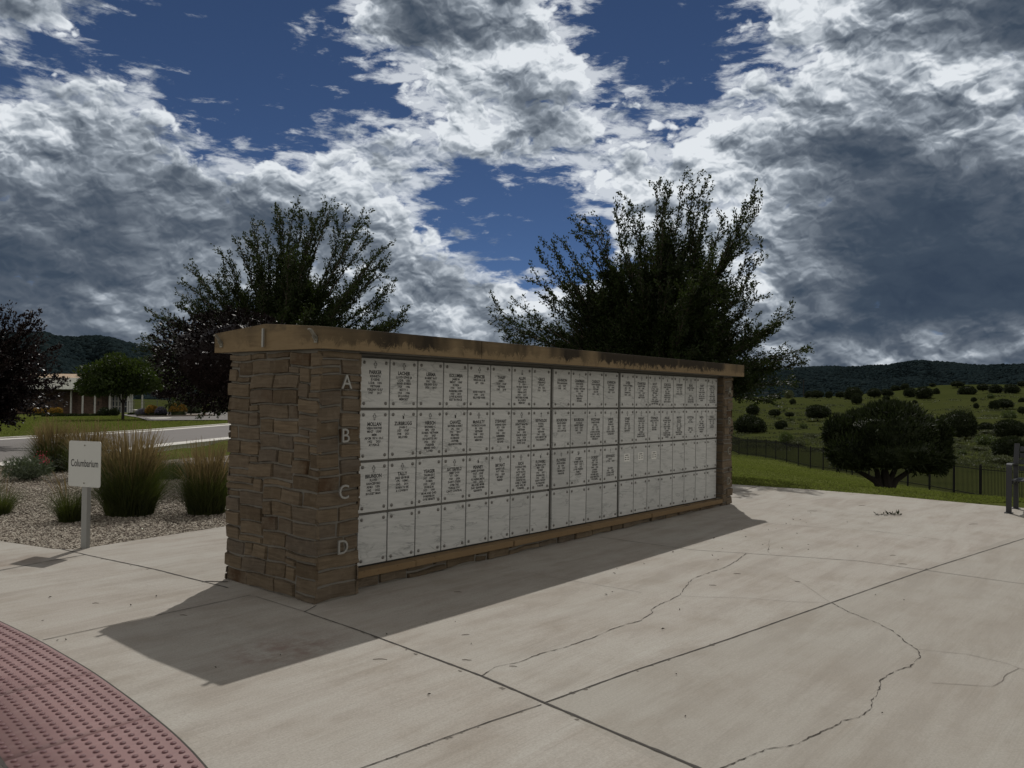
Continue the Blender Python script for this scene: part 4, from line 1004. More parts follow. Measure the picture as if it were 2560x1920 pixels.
# ------------------------------------------------------------ Columbarium sign
sp = gpl(207, 1371)
sd_yaw = math.atan2(CP[0] - sp.x, CP[1] - sp.y)
sg = empty('columbarium_sign', (sp.x, sp.y, sp.z), 'white metal sign reading Columbarium on a grey post at the gravel edge', 'sign', rz=R(-70))
e = MB(); e.box((-0.033, 0.004, -0.1), (0.033, 0.050, 0.66)); e.box((-0.026, 0.0505, -0.1), (0.026, 0.054, 0.66))
po = e.obj('post', M['signpost'], sg, bevel=0.004)
SW, SH, SB = 0.395, 0.430, 0.578
bm = bmesh.new(); pts = []
for cx_, cz_, a0 in ((SW / 2 - .022, SH - .022, 0), (-SW / 2 + .022, SH - .022, 90), (-SW / 2 + .022, .022, 180), (SW / 2 - .022, .022, 270)):
    for k in range(6): a_ = R(a0 + k * 18); pts.append((cx_ + .022 * math.cos(a_), cz_ + .022 * math.sin(a_)))
e = MB(); e.prism(pts, lambda k, p: (p[0], -0.003 if k == 0 else 0.001, SB + p[1])); bo = e.obj('sign_board', M['sign'], sg)
v, f = TM[sgn]; e = MB(); cxx = (v[:, 0].min() + v[:, 0].max()) / 2; sc_ = 0.335 / (v[:, 0].max() - v[:, 0].min())
e.add([((a[0] - cxx) * sc_, 0, a[1] * 0.98) for a in v], f); link('lettering', e.mesh('lettering', M['black']), bo, (0, -0.0040, SB + SH * 0.44))
for zz in (0.035, SH - 0.04):
    e = MB(); e.tube([(0, -0.003, SB + zz), (0, -0.008, SB + zz)], 0.007, 10); e.obj('bolt', M['galv'], bo)
bm.free()
# ------------------------------------------------------------ bench at the right border
bp = gpl(2522, 1283)
bn = empty('metal_bench', (bp.x, bp.y, bp.z), 'dark grey metal bench end with looped armrest at the right edge of the pavement', 'bench')
def flatbar(e, pts, wy, th):
    pts = [Vector(p) for p in pts]; b0 = len(e.v)
    for i, p in enumerate(pts):
        t = (pts[min(i + 1, len(pts) - 1)] - pts[max(i - 1, 0)]).normalized(); n = Vector((-t.z, 0, t.x))
        for sy, sn in ((-1, -1), (1, -1), (1, 1), (-1, 1)): e.v.append(tuple(p + Vector((0, sy * wy / 2, 0)) + n * sn * th / 2))
    for i in range(len(pts) - 1):
        for k in range(4): e.f.append((b0 + i * 4 + k, b0 + i * 4 + (k + 1) % 4, b0 + i * 4 + 4 + (k + 1) % 4, b0 + i * 4 + 4 + k)); e.m.append(0)
    e.f += [(b0, b0 + 1, b0 + 2, b0 + 3), tuple(b0 + (len(pts) - 1) * 4 + k for k in (3, 2, 1, 0))]; e.m += [0, 0]
for j, y0 in enumerate((0.0, -1.75)):
    e = MB(); arc = [(0.05 - 0.05 * math.cos(a), y0, 0.585 + 0.05 * math.sin(a)) for a in np.linspace(0, math.pi / 2, 7)]
    flatbar(e, [(0, y0, 0.0), (0, y0, 0.3)] + arc + [(0.3, y0, 0.625), (0.50, y0, 0.605), (0.53, y0, 0.59)], 0.064, 0.016)
    fr = e.obj('arm_frame', M['bench'], bn)
    e = MB(); flatbar(e, [(0.57, y0, 0.0), (0.565, y0, 0.30), (0.545, y0, 0.50), (0.55, y0, 0.62), (0.63, y0, 0.88)], 0.06, 0.022); e.obj('rear_leg', M['bench'], bn)
    e = MB(); e.box((-0.05, y0 - 0.045, 0), (0.05, y0 + 0.045, 0.012)); e.box((0.52, y0 - 0.045, 0), (0.62, y0 + 0.045, 0.012)); e.obj('foot_plate', M['bench'], bn)
    e = MB(); e.tube([(0.02, y0, 0.395), (0.55, y0, 0.375)], 0.022, 8); e.tube([(0.10, y0, 0.395), (0.17, y0, 0.392)], 0.036, 10); e.tube([(0.40, y0, 0.382), (0.47, y0, 0.38)], 0.038, 10); e.tube([(0.52, y0, 0.377), (0.56, y0, 0.375)], 0.045, 10); e.obj('seat_bracket', M['bench'], bn)
for k in range(6):
    e = MB(); e.box((0.03 + k * 0.085, -1.74, 0.415), (0.095 + k * 0.085, -0.035, 0.430)); e.obj('seat_slat', M['bench'], bn, bevel=0.002)
for k in range(4):
    z_ = 0.52 + k * 0.085; x_ = 0.535 + k * 0.026; e = MB(); e.box((x_, -1.74, z_), (x_ + 0.014, -0.035, z_ + 0.065)); e.obj('back_slat', M['bench'], bn, bevel=0.002)

# ------------------------------------------------------------ foliage builders
def unit(v): return v / np.maximum(np.linalg.norm(v, axis=-1, keepdims=True), 1e-9)
def leaf_geo(P, D, L, Wd, flat=0.0):
    """rhombic leaves: base points P, axes D, length L, width Wd"""
    n = len(P); s = unit(np.cross(D, rng.normal(size=(n, 3)) + np.array([0, 0, flat])))
    L = np.broadcast_to(L, n)[:, None]; Wd = np.broadcast_to(Wd, n)[:, None]
    V = np.stack([P, P + D * L * .5 + s * Wd * .5, P + D * L, P + D * L * .5 - s * Wd * .5], 1).reshape(-1, 3)
    return V, np.arange(n * 4).reshape(-1, 4)
def join(parts):
    V, F_, M_ = [], [], []; o = 0
    for i, (v, f) in enumerate(parts):
        V.append(v); F_.append(f + o); o += len(v)
    return np.concatenate(V), np.concatenate(F_)
def limb_tree(name, label, px0, d0, o_px, tips, n_extra, leaf_m, bark_m, leaf=(0.055, 0.026), trunk_r=0.11, per=16, twn=24, tl=0.42, depth_k=0.9, group=None, rmin=0.15, cat='tree', zbase=None, multi=1):
    """vase-shaped tree: limbs run from the crotch to tips on the crown outline (and in depth), with twigs and leaves along them"""
    b2 = xy_at(px0, d0); zb = H1(*b2) if zbase is None else zbase
    t = empty(name, (b2[0], b2[1], zb), label, cat, group)
    base = np.array([b2[0], b2[1], zb]); A3, F3, U3 = np.array([LH[0], LH[1], 0]), np.array([FH[0], FH[1], 0]), np.array([0, 0, 1.0])
    def P3(px, py): p = xy_at(px, d0); return np.array([p[0], p[1], 1.4895 - (py - hor(px)) * d0 / FPX])
    o = P3(*o_px); o[:2] = base[:2] + (o[:2] - base[:2]) * 1.0
    T_ = [P3(*p) - o for p in tips]
    pol = sorted((math.atan2(v @ U3, v @ A3), np.linalg.norm(v)) for v in T_)
    ang = np.array([p[0] for p in pol]); rad = np.array([p[1] for p in pol])
    # extra limbs reach a smoothed outline a little inside the tips
    def rfun(a): return np.interp(a, ang, rad)
    limbs = []
    for v in T_: limbs.append((v + F3 * random.uniform(-.3, .3), 1.0))
    n_main = len(limbs)
    for _ in range(n_extra):
        a = random.uniform(ang[0], ang[-1]); ph = random.uniform(-math.pi / 2, math.pi / 2) * 0.98
        r = rfun(a) * random.uniform(0.48, 0.86)
        v = (A3 * math.cos(a) * math.cos(ph) + U3 * math.sin(a) * (0.55 + 0.45 * math.cos(ph)) + F3 * math.sin(ph) * depth_k * abs(math.cos(a) * .5 + .5 if True else 1)) * r
        limbs.append((v, random.uniform(.75, 1)))
    wood = MB(); LP, LD = [], []
    wood.tube([(0, 0, -0.2), tuple((o - base) * .5), tuple(o - base)], [trunk_r, trunk_r * .85, trunk_r * .7], 9)
    curves = []
    for li, (v, sc) in enumerate(limbs):
        start = (o - base) * random.uniform(0.78, 1.0); tgt = v
        if li >= n_main and random.random() < .75:
            # side limbs fork off the main ones
            near_ = sorted(curves[:n_main], key=lambda c: -float(unit(c[-1] - c[0]) @ unit(v)) + random.random() * .12)[0]
            start = near_[random.randint(1, 4)]; sc *= .6
        L = np.linalg.norm(v)
        e_ = (o - base) + v
        mid = start + (e_ - start) * 0.5 + U3 * (-0.02 * L) + unit(rng.normal(size=3)) * 0.06 * L
        # limbs leave steeply and arch outward
        c1 = start + (U3 * 0.45 + unit(v) * 0.55) * 0.33 * L
        ts = np.linspace(0, 1, 9)[:, None]
        cu = (1 - ts) ** 3 * start + 3 * (1 - ts) ** 2 * ts * c1 + 3 * (1 - ts) * ts ** 2 * mid.reshape(1, 3) * 1.0 + ts ** 3 * e_
        curves.append(cu); wood.tube([tuple(c) for c in cu], list(np.linspace(trunk_r * .34 * sc, 0.004, 9)), 5, cap=False)
        for k in range(twn):
            tt = rmin + (1 - rmin) * ((k + random.random()) / twn) ** 0.85
            q = tt * 8; i = min(int(q), 7); p = cu[i] + (cu[i + 1] - cu[i]) * (q - i); dr = unit(cu[i + 1] - cu[i])
            sd_ = unit(np.cross(dr, rng.normal(size=3)))
            td = unit(dr * random.uniform(0.75, 1.2) + sd_ * random.uniform(0.3, 0.8) + U3 * 0.12)
            ln = tl * (1.08 - 0.50 * tt) * random.uniform(.6, 1.25) * (0.7 + 0.10 * L)
            wood.tube([tuple(p), tuple(p + td * ln * .95)], [0.006, 0.0025], 3, cap=False)
            m_ = max(4, int(per * (0.5 + random.random()) * ln / tl))
            s_ = rng.uniform(0.05, 1.05, (m_, 1))
            pp = p + td * ln * s_ + rng.normal(size=(m_, 3)) * 0.028
            LP.append(pp); LD.append(unit(td + rng.normal(size=(m_, 3)) * 0.55))
        m_ = per * 2; s_ = rng.uniform(0.66, 1.0, (m_, 1)) * 8
        i = np.minimum(s_.astype(int), 7)[:, 0]; LP.append(cu[i] + (cu[i + 1] - cu[i]) * (s_ - i[:, None]) + rng.normal(size=(m_, 3)) * 0.02); LD.append(unit(unit(v) + rng.normal(size=(m_, 3)) * 0.6))
    LP, LD = np.concatenate(LP), np.concatenate(LD); n = len(LP)
    V, Fq = leaf_geo(LP, LD, rng.uniform(.7, 1.25, n) * leaf[0], rng.uniform(.7, 1.2, n) * leaf[1])
    link('crown', mesh_np('crown', V, Fq, leaf_m), t); wood.obj('trunk', bark_m, t)
    return t

def blob_dirs(n):
    v = rng.normal(size=(n, 3)); return unit(v)
def lobes(k, seed, amp=0.28):
    r2 = np.random.default_rng(seed); D = unit(r2.normal(size=(k, 3))); A_ = r2.uniform(.4, 1, k) * amp
    def f(u): return 1 - amp * .5 + ((np.maximum(u @ D.T, 0) ** 9) * A_).max(1)
    return f
def crown_mesh(name, rad, n, leaf, m, seed, shell=0.28, up=0.35, core=0.8, cut=-0.55, amp=0.28, spread=0.6):
    """bushy crown centred on the origin (semi-axes rad): leaf clumps round an uneven body"""
    f = lobes(14, seed, amp); u = blob_dirs(int(n * 1.4)); u = u[u[:, 2] > cut][:n]
    r = f(u) * (1 - shell * rng.random(len(u)) ** 1.3)
    # small spiky tufts
    P = u * r[:, None] * np.array(rad)
    D = unit(u * 0.9 + rng.normal(size=u.shape) * spread + np.array([0, 0, up]))
    V, Fq = leaf_geo(P, D, rng.uniform(.6, 1.4, len(P)) * leaf[0], rng.uniform(.6, 1.3, len(P)) * leaf[1])
    if core:
        bm = bmesh.new(); bmesh.ops.create_icosphere(bm, subdivisions=3, radius=1)
        cv = np.array([v.co for v in bm.verts]); cf = [[v.index for v in f_.verts] for f_ in bm.faces]; bm.free()
        cu = unit(cv); cv = cu * (f(cu) * core * (1 + rng.uniform(-.05, .05, len(cu))))[:, None] * np.array(rad); cv[:, 2] = np.maximum(cv[:, 2], cut * rad[2] * 0.98)
        cf = np.array(cf); cf = np.concatenate([cf, cf[:, 2:3]], 1)
        # quads with a repeated corner are avoided: split into a separate triangle mesh below
        me = bpy.data.meshes.new(name); 
        allv = np.concatenate([V, cv]); fl = [tuple(q) for q in Fq] + [tuple(q[:3] + len(V)) for q in cf]
        me.from_pydata(allv.tolist(), [], fl); me.materials.append(m); me.update()
        return me
    return mesh_np(name, V, Fq, m)
def shrub(name, loc, crown, trunk, label, cat, group=None, s=1.0, rz=0.0, sz=None):
    t = empty(name, loc, label, cat, group, rz); t.scale = (s, s, sz or s)
    c = link('crown', crown[0], t, (0, 0, crown[1]))
    if trunk: link('trunk', trunk, t)
    return t
def stub_trunk(h, r, m, n=3):
    e = MB()
    for k in range(n):
        a = k * 2.2; e.tube([(0, 0, -0.3), (math.cos(a) * r * 1.2, math.sin(a) * r * 1.2, h * .4), (math.cos(a) * h * .45, math.sin(a) * h * .45, h)], [r, r * .8, r * .45], 7)
    return e.mesh('trunk', m)

# ------------------------------------------------------------ the two elms behind the wall
tipsR = [(1227, 755), (1245, 800), (1259, 838), (1306, 775), (1345, 643.5), (1376, 630), (1340, 700), (1357, 740), (1410, 610), (1439, 567), (1460.6, 543.6), (1495, 560), (1527, 528), (1548, 545), (1572, 508), (1600, 520), (1631, 461), (1650, 490), (1670, 465), (1705.5, 447.6), (1735, 451.5), (1745, 470), (1760, 485), (1800, 545), (1874, 490.7), (1850, 520), (1895.5, 522), (1840, 580), (1827, 626), (1860, 650), (1889.7, 641.6), (1870, 700), (1893.6, 739.6), (1860, 770), (1874, 806), (1897, 826), (1987.6, 774.8), (1960, 810), (2015, 870.8), (1990, 890), (1995, 908), (1976, 959), (1944, 1000), (1300, 860), (1280, 880)]
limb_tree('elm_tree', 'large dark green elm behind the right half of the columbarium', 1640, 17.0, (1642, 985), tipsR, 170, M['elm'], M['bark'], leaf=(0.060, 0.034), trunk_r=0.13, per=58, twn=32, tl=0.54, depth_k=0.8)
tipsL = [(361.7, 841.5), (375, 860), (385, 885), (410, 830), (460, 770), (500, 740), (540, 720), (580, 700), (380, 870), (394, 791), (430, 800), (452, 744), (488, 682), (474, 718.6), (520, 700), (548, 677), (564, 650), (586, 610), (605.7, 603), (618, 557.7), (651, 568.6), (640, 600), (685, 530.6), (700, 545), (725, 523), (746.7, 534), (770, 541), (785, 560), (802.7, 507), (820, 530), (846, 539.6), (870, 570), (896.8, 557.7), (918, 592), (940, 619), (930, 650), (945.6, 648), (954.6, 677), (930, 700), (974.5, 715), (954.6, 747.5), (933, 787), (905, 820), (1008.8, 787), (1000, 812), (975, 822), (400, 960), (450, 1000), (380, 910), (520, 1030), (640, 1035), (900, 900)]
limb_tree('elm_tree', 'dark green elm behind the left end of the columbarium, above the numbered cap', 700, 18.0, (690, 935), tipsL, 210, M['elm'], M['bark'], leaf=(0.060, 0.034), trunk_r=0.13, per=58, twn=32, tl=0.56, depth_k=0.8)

# dark purple plum tree standing in front of the left elm
pb = xy_at(640, 14.0); pz = H1(*pb)
t = empty('plum_tree', (pb[0], pb[1], pz), 'dark purple-leaved plum tree directly behind the stone end pier, in front of the elm', 'tree')
cz_ = 1.4895 - (905 - hor(600)) * 14 / FPX - pz
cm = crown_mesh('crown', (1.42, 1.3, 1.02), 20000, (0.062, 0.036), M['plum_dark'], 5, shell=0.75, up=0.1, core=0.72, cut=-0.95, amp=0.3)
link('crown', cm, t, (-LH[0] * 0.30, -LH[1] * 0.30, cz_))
e = MB(); e.tube([(0, 0, -.2), (0, 0, cz_ * .6), (0.05, 0, cz_)], [0.08, 0.07, 0.05], 8); e.obj('trunk', M['trunk_dark'], t)

# purple tree at the left border
limb_tree('plum_tree', 'dark purple-leaved tree cut off by the left edge of the picture, over the lawn', -60, 21.0, (-70, 985),
          [(-400, 960), (-330, 800), (-200, 740), (-110, 700), (-30, 745), (0, 770), (25, 778), (40, 790), (60, 800), (77, 783), (85, 800), (92, 820), (60, 830), (105, 850), (120, 865), (125, 900), (135, 925), (150, 945), (160, 957), (140, 975), (125, 995), (105, 1015), (90, 1030), (50, 1045), (20, 1058), (0, 1050), (-60, 1055), (-200, 1040)], 130, M['plum'], M['trunk_dark'],
          leaf=(0.080, 0.048), trunk_r=0.10, per=26, twn=26, tl=0.52, depth_k=0.8, rmin=0.2)

# shade tree in front of the building
def puff_tree(name, label, px, py, d, pxw, pytop, pybot, m, bark, seed, nleaf=9000, leaf=(0.14, 0.09), group=None, dense=0.55, core=0.7, up=0.0, amp=0.34, trunk_r=0.07):
    b2 = xy_at(px, d); zb = H1(*b2); zt_ = 1.4895 - (pytop - hor(px)) * d / FPX; zl = 1.4895 - (pybot - hor(px)) * d / FPX
    t = empty(name, (b2[0], b2[1], zb), label, 'tree', group)
    cx_ = ((pxw[0] + pxw[1]) / 2 - px) / FPX * d; rx_ = (pxw[1] - pxw[0]) / 2 / FPX * d; rz_ = (zt_ - zl) / 2 * 1.0
    me = crown_mesh('crown', (rx_, rx_, rz_), nleaf, leaf, m, seed, shell=dense, up=up, core=core, cut=-0.8, amp=amp, spread=0.9)
    link('crown', me, t, (LH[0] * cx_, LH[1] * cx_, (zt_ + zl) / 2 - zb))
    e = MB(); zc = (zt_ + zl) / 2 - zb
    e.tube([(0, 0, -.3), (0, 0, (zl - zb) * .9), (LH[0] * cx_ * .4, LH[1] * cx_ * .4, zc)], [trunk_r * 1.2, trunk_r, trunk_r * .6], 8)
    for k in range(6):
        a = k * 1.05; e.tube([(0, 0, (zl - zb) * .85), (math.cos(a) * rx_ * .3 + LH[0] * cx_ * .4, math.sin(a) * rx_ * .3 + LH[1] * cx_ * .4, zc * .98), (math.cos(a) * rx_ * .6 + LH[0] * cx_, math.sin(a) * rx_ * .6 + LH[1] * cx_, zc + rz_ * .25)], [trunk_r * .5, trunk_r * .35, .01], 5)
    e.obj('trunk', bark, t); return t
puff_tree('shade_tree', 'round green shade tree on the far lawn in front of the white building', 309, 1047, 56, (206, 400), 893, 1006, M['maple'], M['trunk_dark'], 3, 11000, (0.24, 0.15), dense=0.55, trunk_r=0.09, core=0.62, amp=0.6)
puff_tree('shade_tree', 'green tree farther back, right of the one before the building, partly behind the purple plum', 425, 1036, 76, (370, 500), 915, 985, M['maple'], M['trunk_dark'], 9, 4500, (0.26, 0.15), dense=0.5)
puff_tree('plum_tree', 'low wide dark plum tree on the planting island beside the golden bush', 424, 1039, 66, (380, 476), 955, 1004, M['plum'], M['trunk_dark'], 14, 5200, (0.15, 0.08), dense=0.6, core=0.7)
puff_tree('plum_tree', 'small dark tree with a thin trunk at the right end of the planting island', 479, 1038, 66, (455, 520), 985, 1020, M['plum'], M['trunk_dark'], 15, 2600, (0.15, 0.08), dense=0.6)
def bush(name, label, cat, px, py, d, pxw, pytop, m, seed, n=1600, leaf=(0.10, 0.05), group=None, m2=None, up=0.6, amp=0.2):
    b2 = xy_at(px, d); zb = H1(*b2); h = (py - pytop) * d / FPX; r = (pxw[1] - pxw[0]) / 2 / FPX * d
    t = empty(name, (b2[0], b2[1], zb), label, cat, group)
    link('foliage', crown_mesh('foliage', (r, r, h * .62), n, leaf, m2 or m, seed, shell=.4, up=up, core=.85, cut=-.6, amp=amp), t, (0, 0, h * .38))
    if m2: link('flowers', crown_mesh('flowers', (r * 1.03, r * 1.03, h * .66), n, leaf, m, seed, shell=.12, up=up, core=0, cut=.0, amp=amp), t, (0, 0, h * .38))
    return t
bush('lavender_bush', 'pale lilac flowering bush at the left end of the planting island', 'bush', 357, 1036, 66, (343, 370), 1017, M['lavender'], 1, leaf=(0.12, 0.05), m2=M['sage'])
bush('golden_bush', 'smaller golden flowering bush between two lilac bushes on the planting island', 'bush', 382, 1038, 66, (367, 398), 1012, M['goldbush'], 2, leaf=(0.12, 0.05), m2=M['bushgreen'])
bush('lavender_bush', 'greyish lilac bush to the right of the smaller golden bush', 'bush', 404, 1038, 65, (392, 417), 1015, M['lavender'], 3, leaf=(0.12, 0.05), m2=M['juniper'])
bush('golden_bush', 'large bright golden flowering bush right of the low plum tree trunk', 'bush', 446, 1039, 65, (426, 466), 1006, M['goldbush'], 4, leaf=(0.12, 0.05), m2=M['bushgreen'])
bush('sage_bush', 'grey green bush behind the right end of the planting island', 'bush', 487, 1030, 80, (465, 503), 1008, M['sage'], 5, leaf=(0.14, 0.06), m2=M['juniper'])
for i, (px, w) in enumerate(((112, 22), (132, 18), (148, 17), (95, 20))):
    bush('golden_grass', ['golden ornamental grass at the foot of the white building, under the purple tree', 'golden ornamental grass second from the left before the white building', 'bright golden grass beside the first white column', 'golden grass farthest left before the building, half behind the purple tree'][i], 'ornamental grass', px, 1034, 84, (px - w / 2, px + w / 2), 1015, M['goldbush'], 20 + i, 900, (0.18, 0.04), 'golden grasses by the building', M['bushgreen'], up=1.6)
for i, (px, w, tp) in enumerate(((262, 30, 1022), (288, 22, 1024), (333, 20, 1038), (120, 26, 1036), (150, 30, 1037), (182, 30, 1037), (213, 26, 1038), (240, 24, 1039))):
    bush('low_shrub', ['dark rounded shrub in front of the glass entrance', 'dark shrub by the white wall panel right of the entrance', 'low dark shrub right of the shade tree trunk', 'low hedge shrub below the golden grass', 'low hedge shrub at the first white column', 'low hedge shrub between the first and second columns', 'low hedge shrub at the second column', 'low hedge shrub left of the glass entrance'][i], 'shrub', px, 1042, 76, (px - w / 2, px + w / 2), tp, M['juniper'], 30 + i, 900, (0.14, 0.07), 'shrubs before the building')
# ------------------------------------------------------------ white building with columns
bo2 = xy_at(175, 93); bz = H1(*bo2)
bd = empty('building', (bo2[0], bo2[1], bz), 'low white-fronted building with tan roof and slim white columns beyond the left lawn', 'building', rz=math.atan2(LH[1], LH[0]))
k_ = 93 / FPX
def bx(px): return (px - 175) * k_
def bzz(py): return 1.4895 - (py - hor(175)) * k_ - bz
white = flat_mat('white_fascia', (0.78, 0.79, 0.78), 0.7, var=0.03, scale=1)
white2 = flat_mat('column_white', (0.42, 0.42, 0.40), 0.7, var=0.05, scale=1)
brick = mat('brown_brick', lambda T, p: T.mix(T.rng(T.noise(T.mapping(objc(T), (1, 1, 5)), 2.2, 5), 0.4, 0.6), (0.060, 0.040, 0.030), (0.115, 0.075, 0.055)), 0.9)
roofm = flat_mat('tan_metal_roof', (0.33, 0.23, 0.13), 0.6, var=0.06, scale=0.6)
glass = flat_mat('dark_glass', (0.06, 0.075, 0.095), 0.08, 0.0, var=0.3, scale=1.2, spec=0.9)
e = MB(); z0, z1 = bzz(973), bzz(944.5)
e.prism([(0, 0), (-14, 4.5), (-14, 5.1), (0, 0.6)], lambda k, p: (p[0], p[1], z0 if k == 0 else z1)); e.obj('fascia', white, bd)
e = MB(); pts = [(0.02, 0, z0), (6.6, 1.6, z0), (6.6, 1.6, bzz(936)), (3.2, 0.8, bzz(939)), (1.3, 0.3, bzz(943.3)), (0.02, 0, z1)]
e.add(pts + [(a, b + .6, c) for a, b, c in pts], [(0, 1, 2, 3, 4, 5), (11, 10, 9, 8, 7, 6)] + [(i, (i + 1) % 6, (i + 1) % 6 + 6, i + 6) for i in range(6)]); e.obj('fascia', white, bd)
e = MB(); rz1 = bzz(930.5); e.add([(-14, 5.2, z1 - .1), (0, .7, z1 - .1), (6.6, 2.3, bzz(937)), (6.6, 9, rz1), (-14, 11, rz1), (-14, 11, z0), (6.6, 9, z0)], [(0, 1, 2, 3, 4), (4, 3, 6, 5)])
e.obj('roof', roofm, bd)
e = MB(); e.box((-13.5, 3.6, z0 - .12), (6.2, 3.8, z0 + .02)); e.add([(-14, 4.6, z0 - .01), (0, .1, z0 - .01), (6.6, 1.7, z0 - .01), (6.6, 8.9, z0 - .01), (-14, 10.5, z0 - .01)], [(0, 1, 2, 3, 4)]); e.obj('soffit', white2, bd)
e = MB(); e.box((-14, 6.6, -.5), (bx(146), 7.4, z0)); e.obj('wall', brick, bd)
e = MB(); e.box((bx(153), 3.6, -.5), (bx(175), 7.2, z0 - .14)); e.obj('wall', brick, bd)
e = MB(); e.box((bx(178), 3.0, -.5), (bx(222), 6.8, z0 - .14)); w_ = e.obj('wall', brick, bd)
for a, b in ((200, 203), (212, 215)):
    e = MB(); e.box((bx(a), 2.97, bzz(1012)), (bx(b), 2.995, bzz(1003))); e.obj('wall_plaque', M['dark'], w_)
for px, yy in ((151.5, 2.3), (197.4, 0.9), (219.4, 1.7), (247.5, 2.6), (289.5, 4.0), (310.5, 4.6)):
    e = MB(); e.tube([(bx(px), yy, -.5), (bx(px), yy, z0)], 0.105, 12); e.obj('column', white2, bd, smooth=False)
e = MB(); e.box((bx(224), 4.6, -.5), (bx(275), 4.7, z0 - .1)); gl = e.obj('glass_front', glass, bd)
for px in (224.5, 232, 240, 249, 257, 264, 274):
    e = MB(); e.box((bx(px) - .06, 4.5, -.5), (bx(px) + .06, 4.6, z0 - .1)); e.obj('mullion', white2, gl)
for py in (1003, 1017, 1033):
    e = MB(); e.box((bx(225), 4.52, bzz(py)), (bx(274), 4.59, bzz(py) + .09)); e.obj('transom', white2, gl)
e = MB(); e.box((bx(227), 4.4, bzz(1036)), (bx(246), 4.5, bzz(1033))); e.obj('door_rail', white2, gl)
e = MB(); e.box((bx(275), 4.2, -.5), (bx(284.5), 4.8, z0 - .3)); e.obj('wall_panel', white, bd)
e = MB(); e.tube([(bx(148), 5.2, bzz(945)), (bx(148), 5.2, bzz(937))], 0.14, 8); e.obj('roof_vent', M['steel'], bd)
# hydrant
hp = xy_at(511.5, 67); hz = H1(*hp) + 0.12
hy = empty('fire_hydrant', (hp[0], hp[1], hz), 'dark red fire hydrant standing on the driveway edge right of the island', 'fire hydrant')
red = flat_mat('hydrant_red', (0.16, 0.025, 0.02), 0.5)
e = MB(); e.tube([(0, 0, -.1), (0, 0, .04), (0, 0, .05), (0, 0, .55)], [.17, .17, .11, .11], 10); e.obj('barrel', red, hy)
e = MB(); e.tube([(0, 0, .55), (0, 0, .60), (0, 0, .68), (0, 0, .74), (0, 0, .80)], [.15, .15, .11, .05, .03], 10); e.obj('bonnet', red, hy)
e = MB(); e.tube([(-.2, 0, .42), (.2, 0, .42)], .055, 8); e.tube([(0, -.2, .38), (0, 0, .38)], .075, 8); e.obj('nozzle', red, hy)
# wire fence on posts beyond the driveway
def fence(name, label, pts, h, post_r, m, rails, picket=0, cat='fence', square=False):
    """pts: ground points of the posts"""
    t = empty(name, pts[0], label, cat); o = Vector(pts[0])
    for i, p in enumerate(pts):
        p = Vector(p) - o; e = MB()
        if square: e.box((-post_r, -post_r, -.3), (post_r, post_r, h + .05)); e.box((-post_r * 1.2, -post_r * 1.2, h + .05), (post_r * 1.2, post_r * 1.2, h + .065))
        else: e.tube([(0, 0, -.2), (0, 0, h)], post_r, 6)
        a = Vector(pts[min(i + 1, len(pts) - 1)]) - Vector(pts[max(i - 1, 0)])
        q = e.obj('post', m, t, tuple(p)); q.rotation_euler = (0, 0, math.atan2(a.y, a.x))
        if i < len(pts) - 1:
            e = MB(); b = Vector(pts[i + 1]) - Vector(pts[i]); u_ = b.normalized(); n_ = Vector((-u_.y, u_.x, 0)).normalized()
            for (z_, w_, th) in rails:
                a0 = u_ * post_r + Vector((0, 0, z_)); a1 = b - u_ * post_r + Vector((0, 0, z_)); V8 = []
                for q_ in (a0, a1):
                    for s1, s2 in ((-1, -1), (1, -1), (1, 1), (-1, 1)): V8.append(q_ + n_ * s1 * th / 2 + Vector((0, 0, s2 * w_ / 2)))
                e.add(V8, [(0, 1, 2, 3), (7, 6, 5, 4)] + [(k, (k + 1) % 4, (k + 1) % 4 + 4, k + 4) for k in range(4)])
            if picket:
                n_p = int(b.length / picket)
                for k in range(1, n_p):
                    c = b * (k / n_p); s_ = 0.0088
                    c0 = c + Vector((0, 0, 0.07)); V8 = []
                    for zz in (0, h - 0.07):
                        for s1, s2 in ((-1, -1), (1, -1), (1, 1), (-1, 1)): V8.append(c0 + u_ * s1 * s_ + n_ * s2 * s_ + Vector((0, 0, zz)))
                    e.add(V8, [(3, 2, 1, 0), (4, 5, 6, 7)] + [(k2, (k2 + 1) % 4, (k2 + 1) % 4 + 4, k2 + 4) for k2 in range(4)])
            e.obj('fence_panel', m, t, tuple(p))
    return t
pf = []
for px in (322, 336, 361, 394, 428, 470, 500, 530, 546, 580, 620, 680):
    q = xy_at(px, 92); pf.append((q[0], q[1], H1(*q)))
fence('wire_fence', 'thin grey wire fence on posts across the far field behind the driveway', pf, 1.15 * 1.3, 0.045, flat_mat('grey_wire', (0.10, 0.10, 0.085), 0.7), ((0.35, .02, .02), (0.7, .02, .02), (1.05, .02, .02), (1.4, .03, .03)))
q = xy_at(538.5, 90); e = MB(); e.box((-.45, -.25, -.2), (.45, .25, 1.05)); e.box((-.5, -.3, 1.05), (.5, .3, 1.12))
tag(e.obj('utility_box', flat_mat('utility_grey', (0.13, 0.12, 0.10), 0.8), None, (q[0], q[1], H1(*q))), 'grey utility cabinet by the wire fence beyond the driveway', 'utility box')

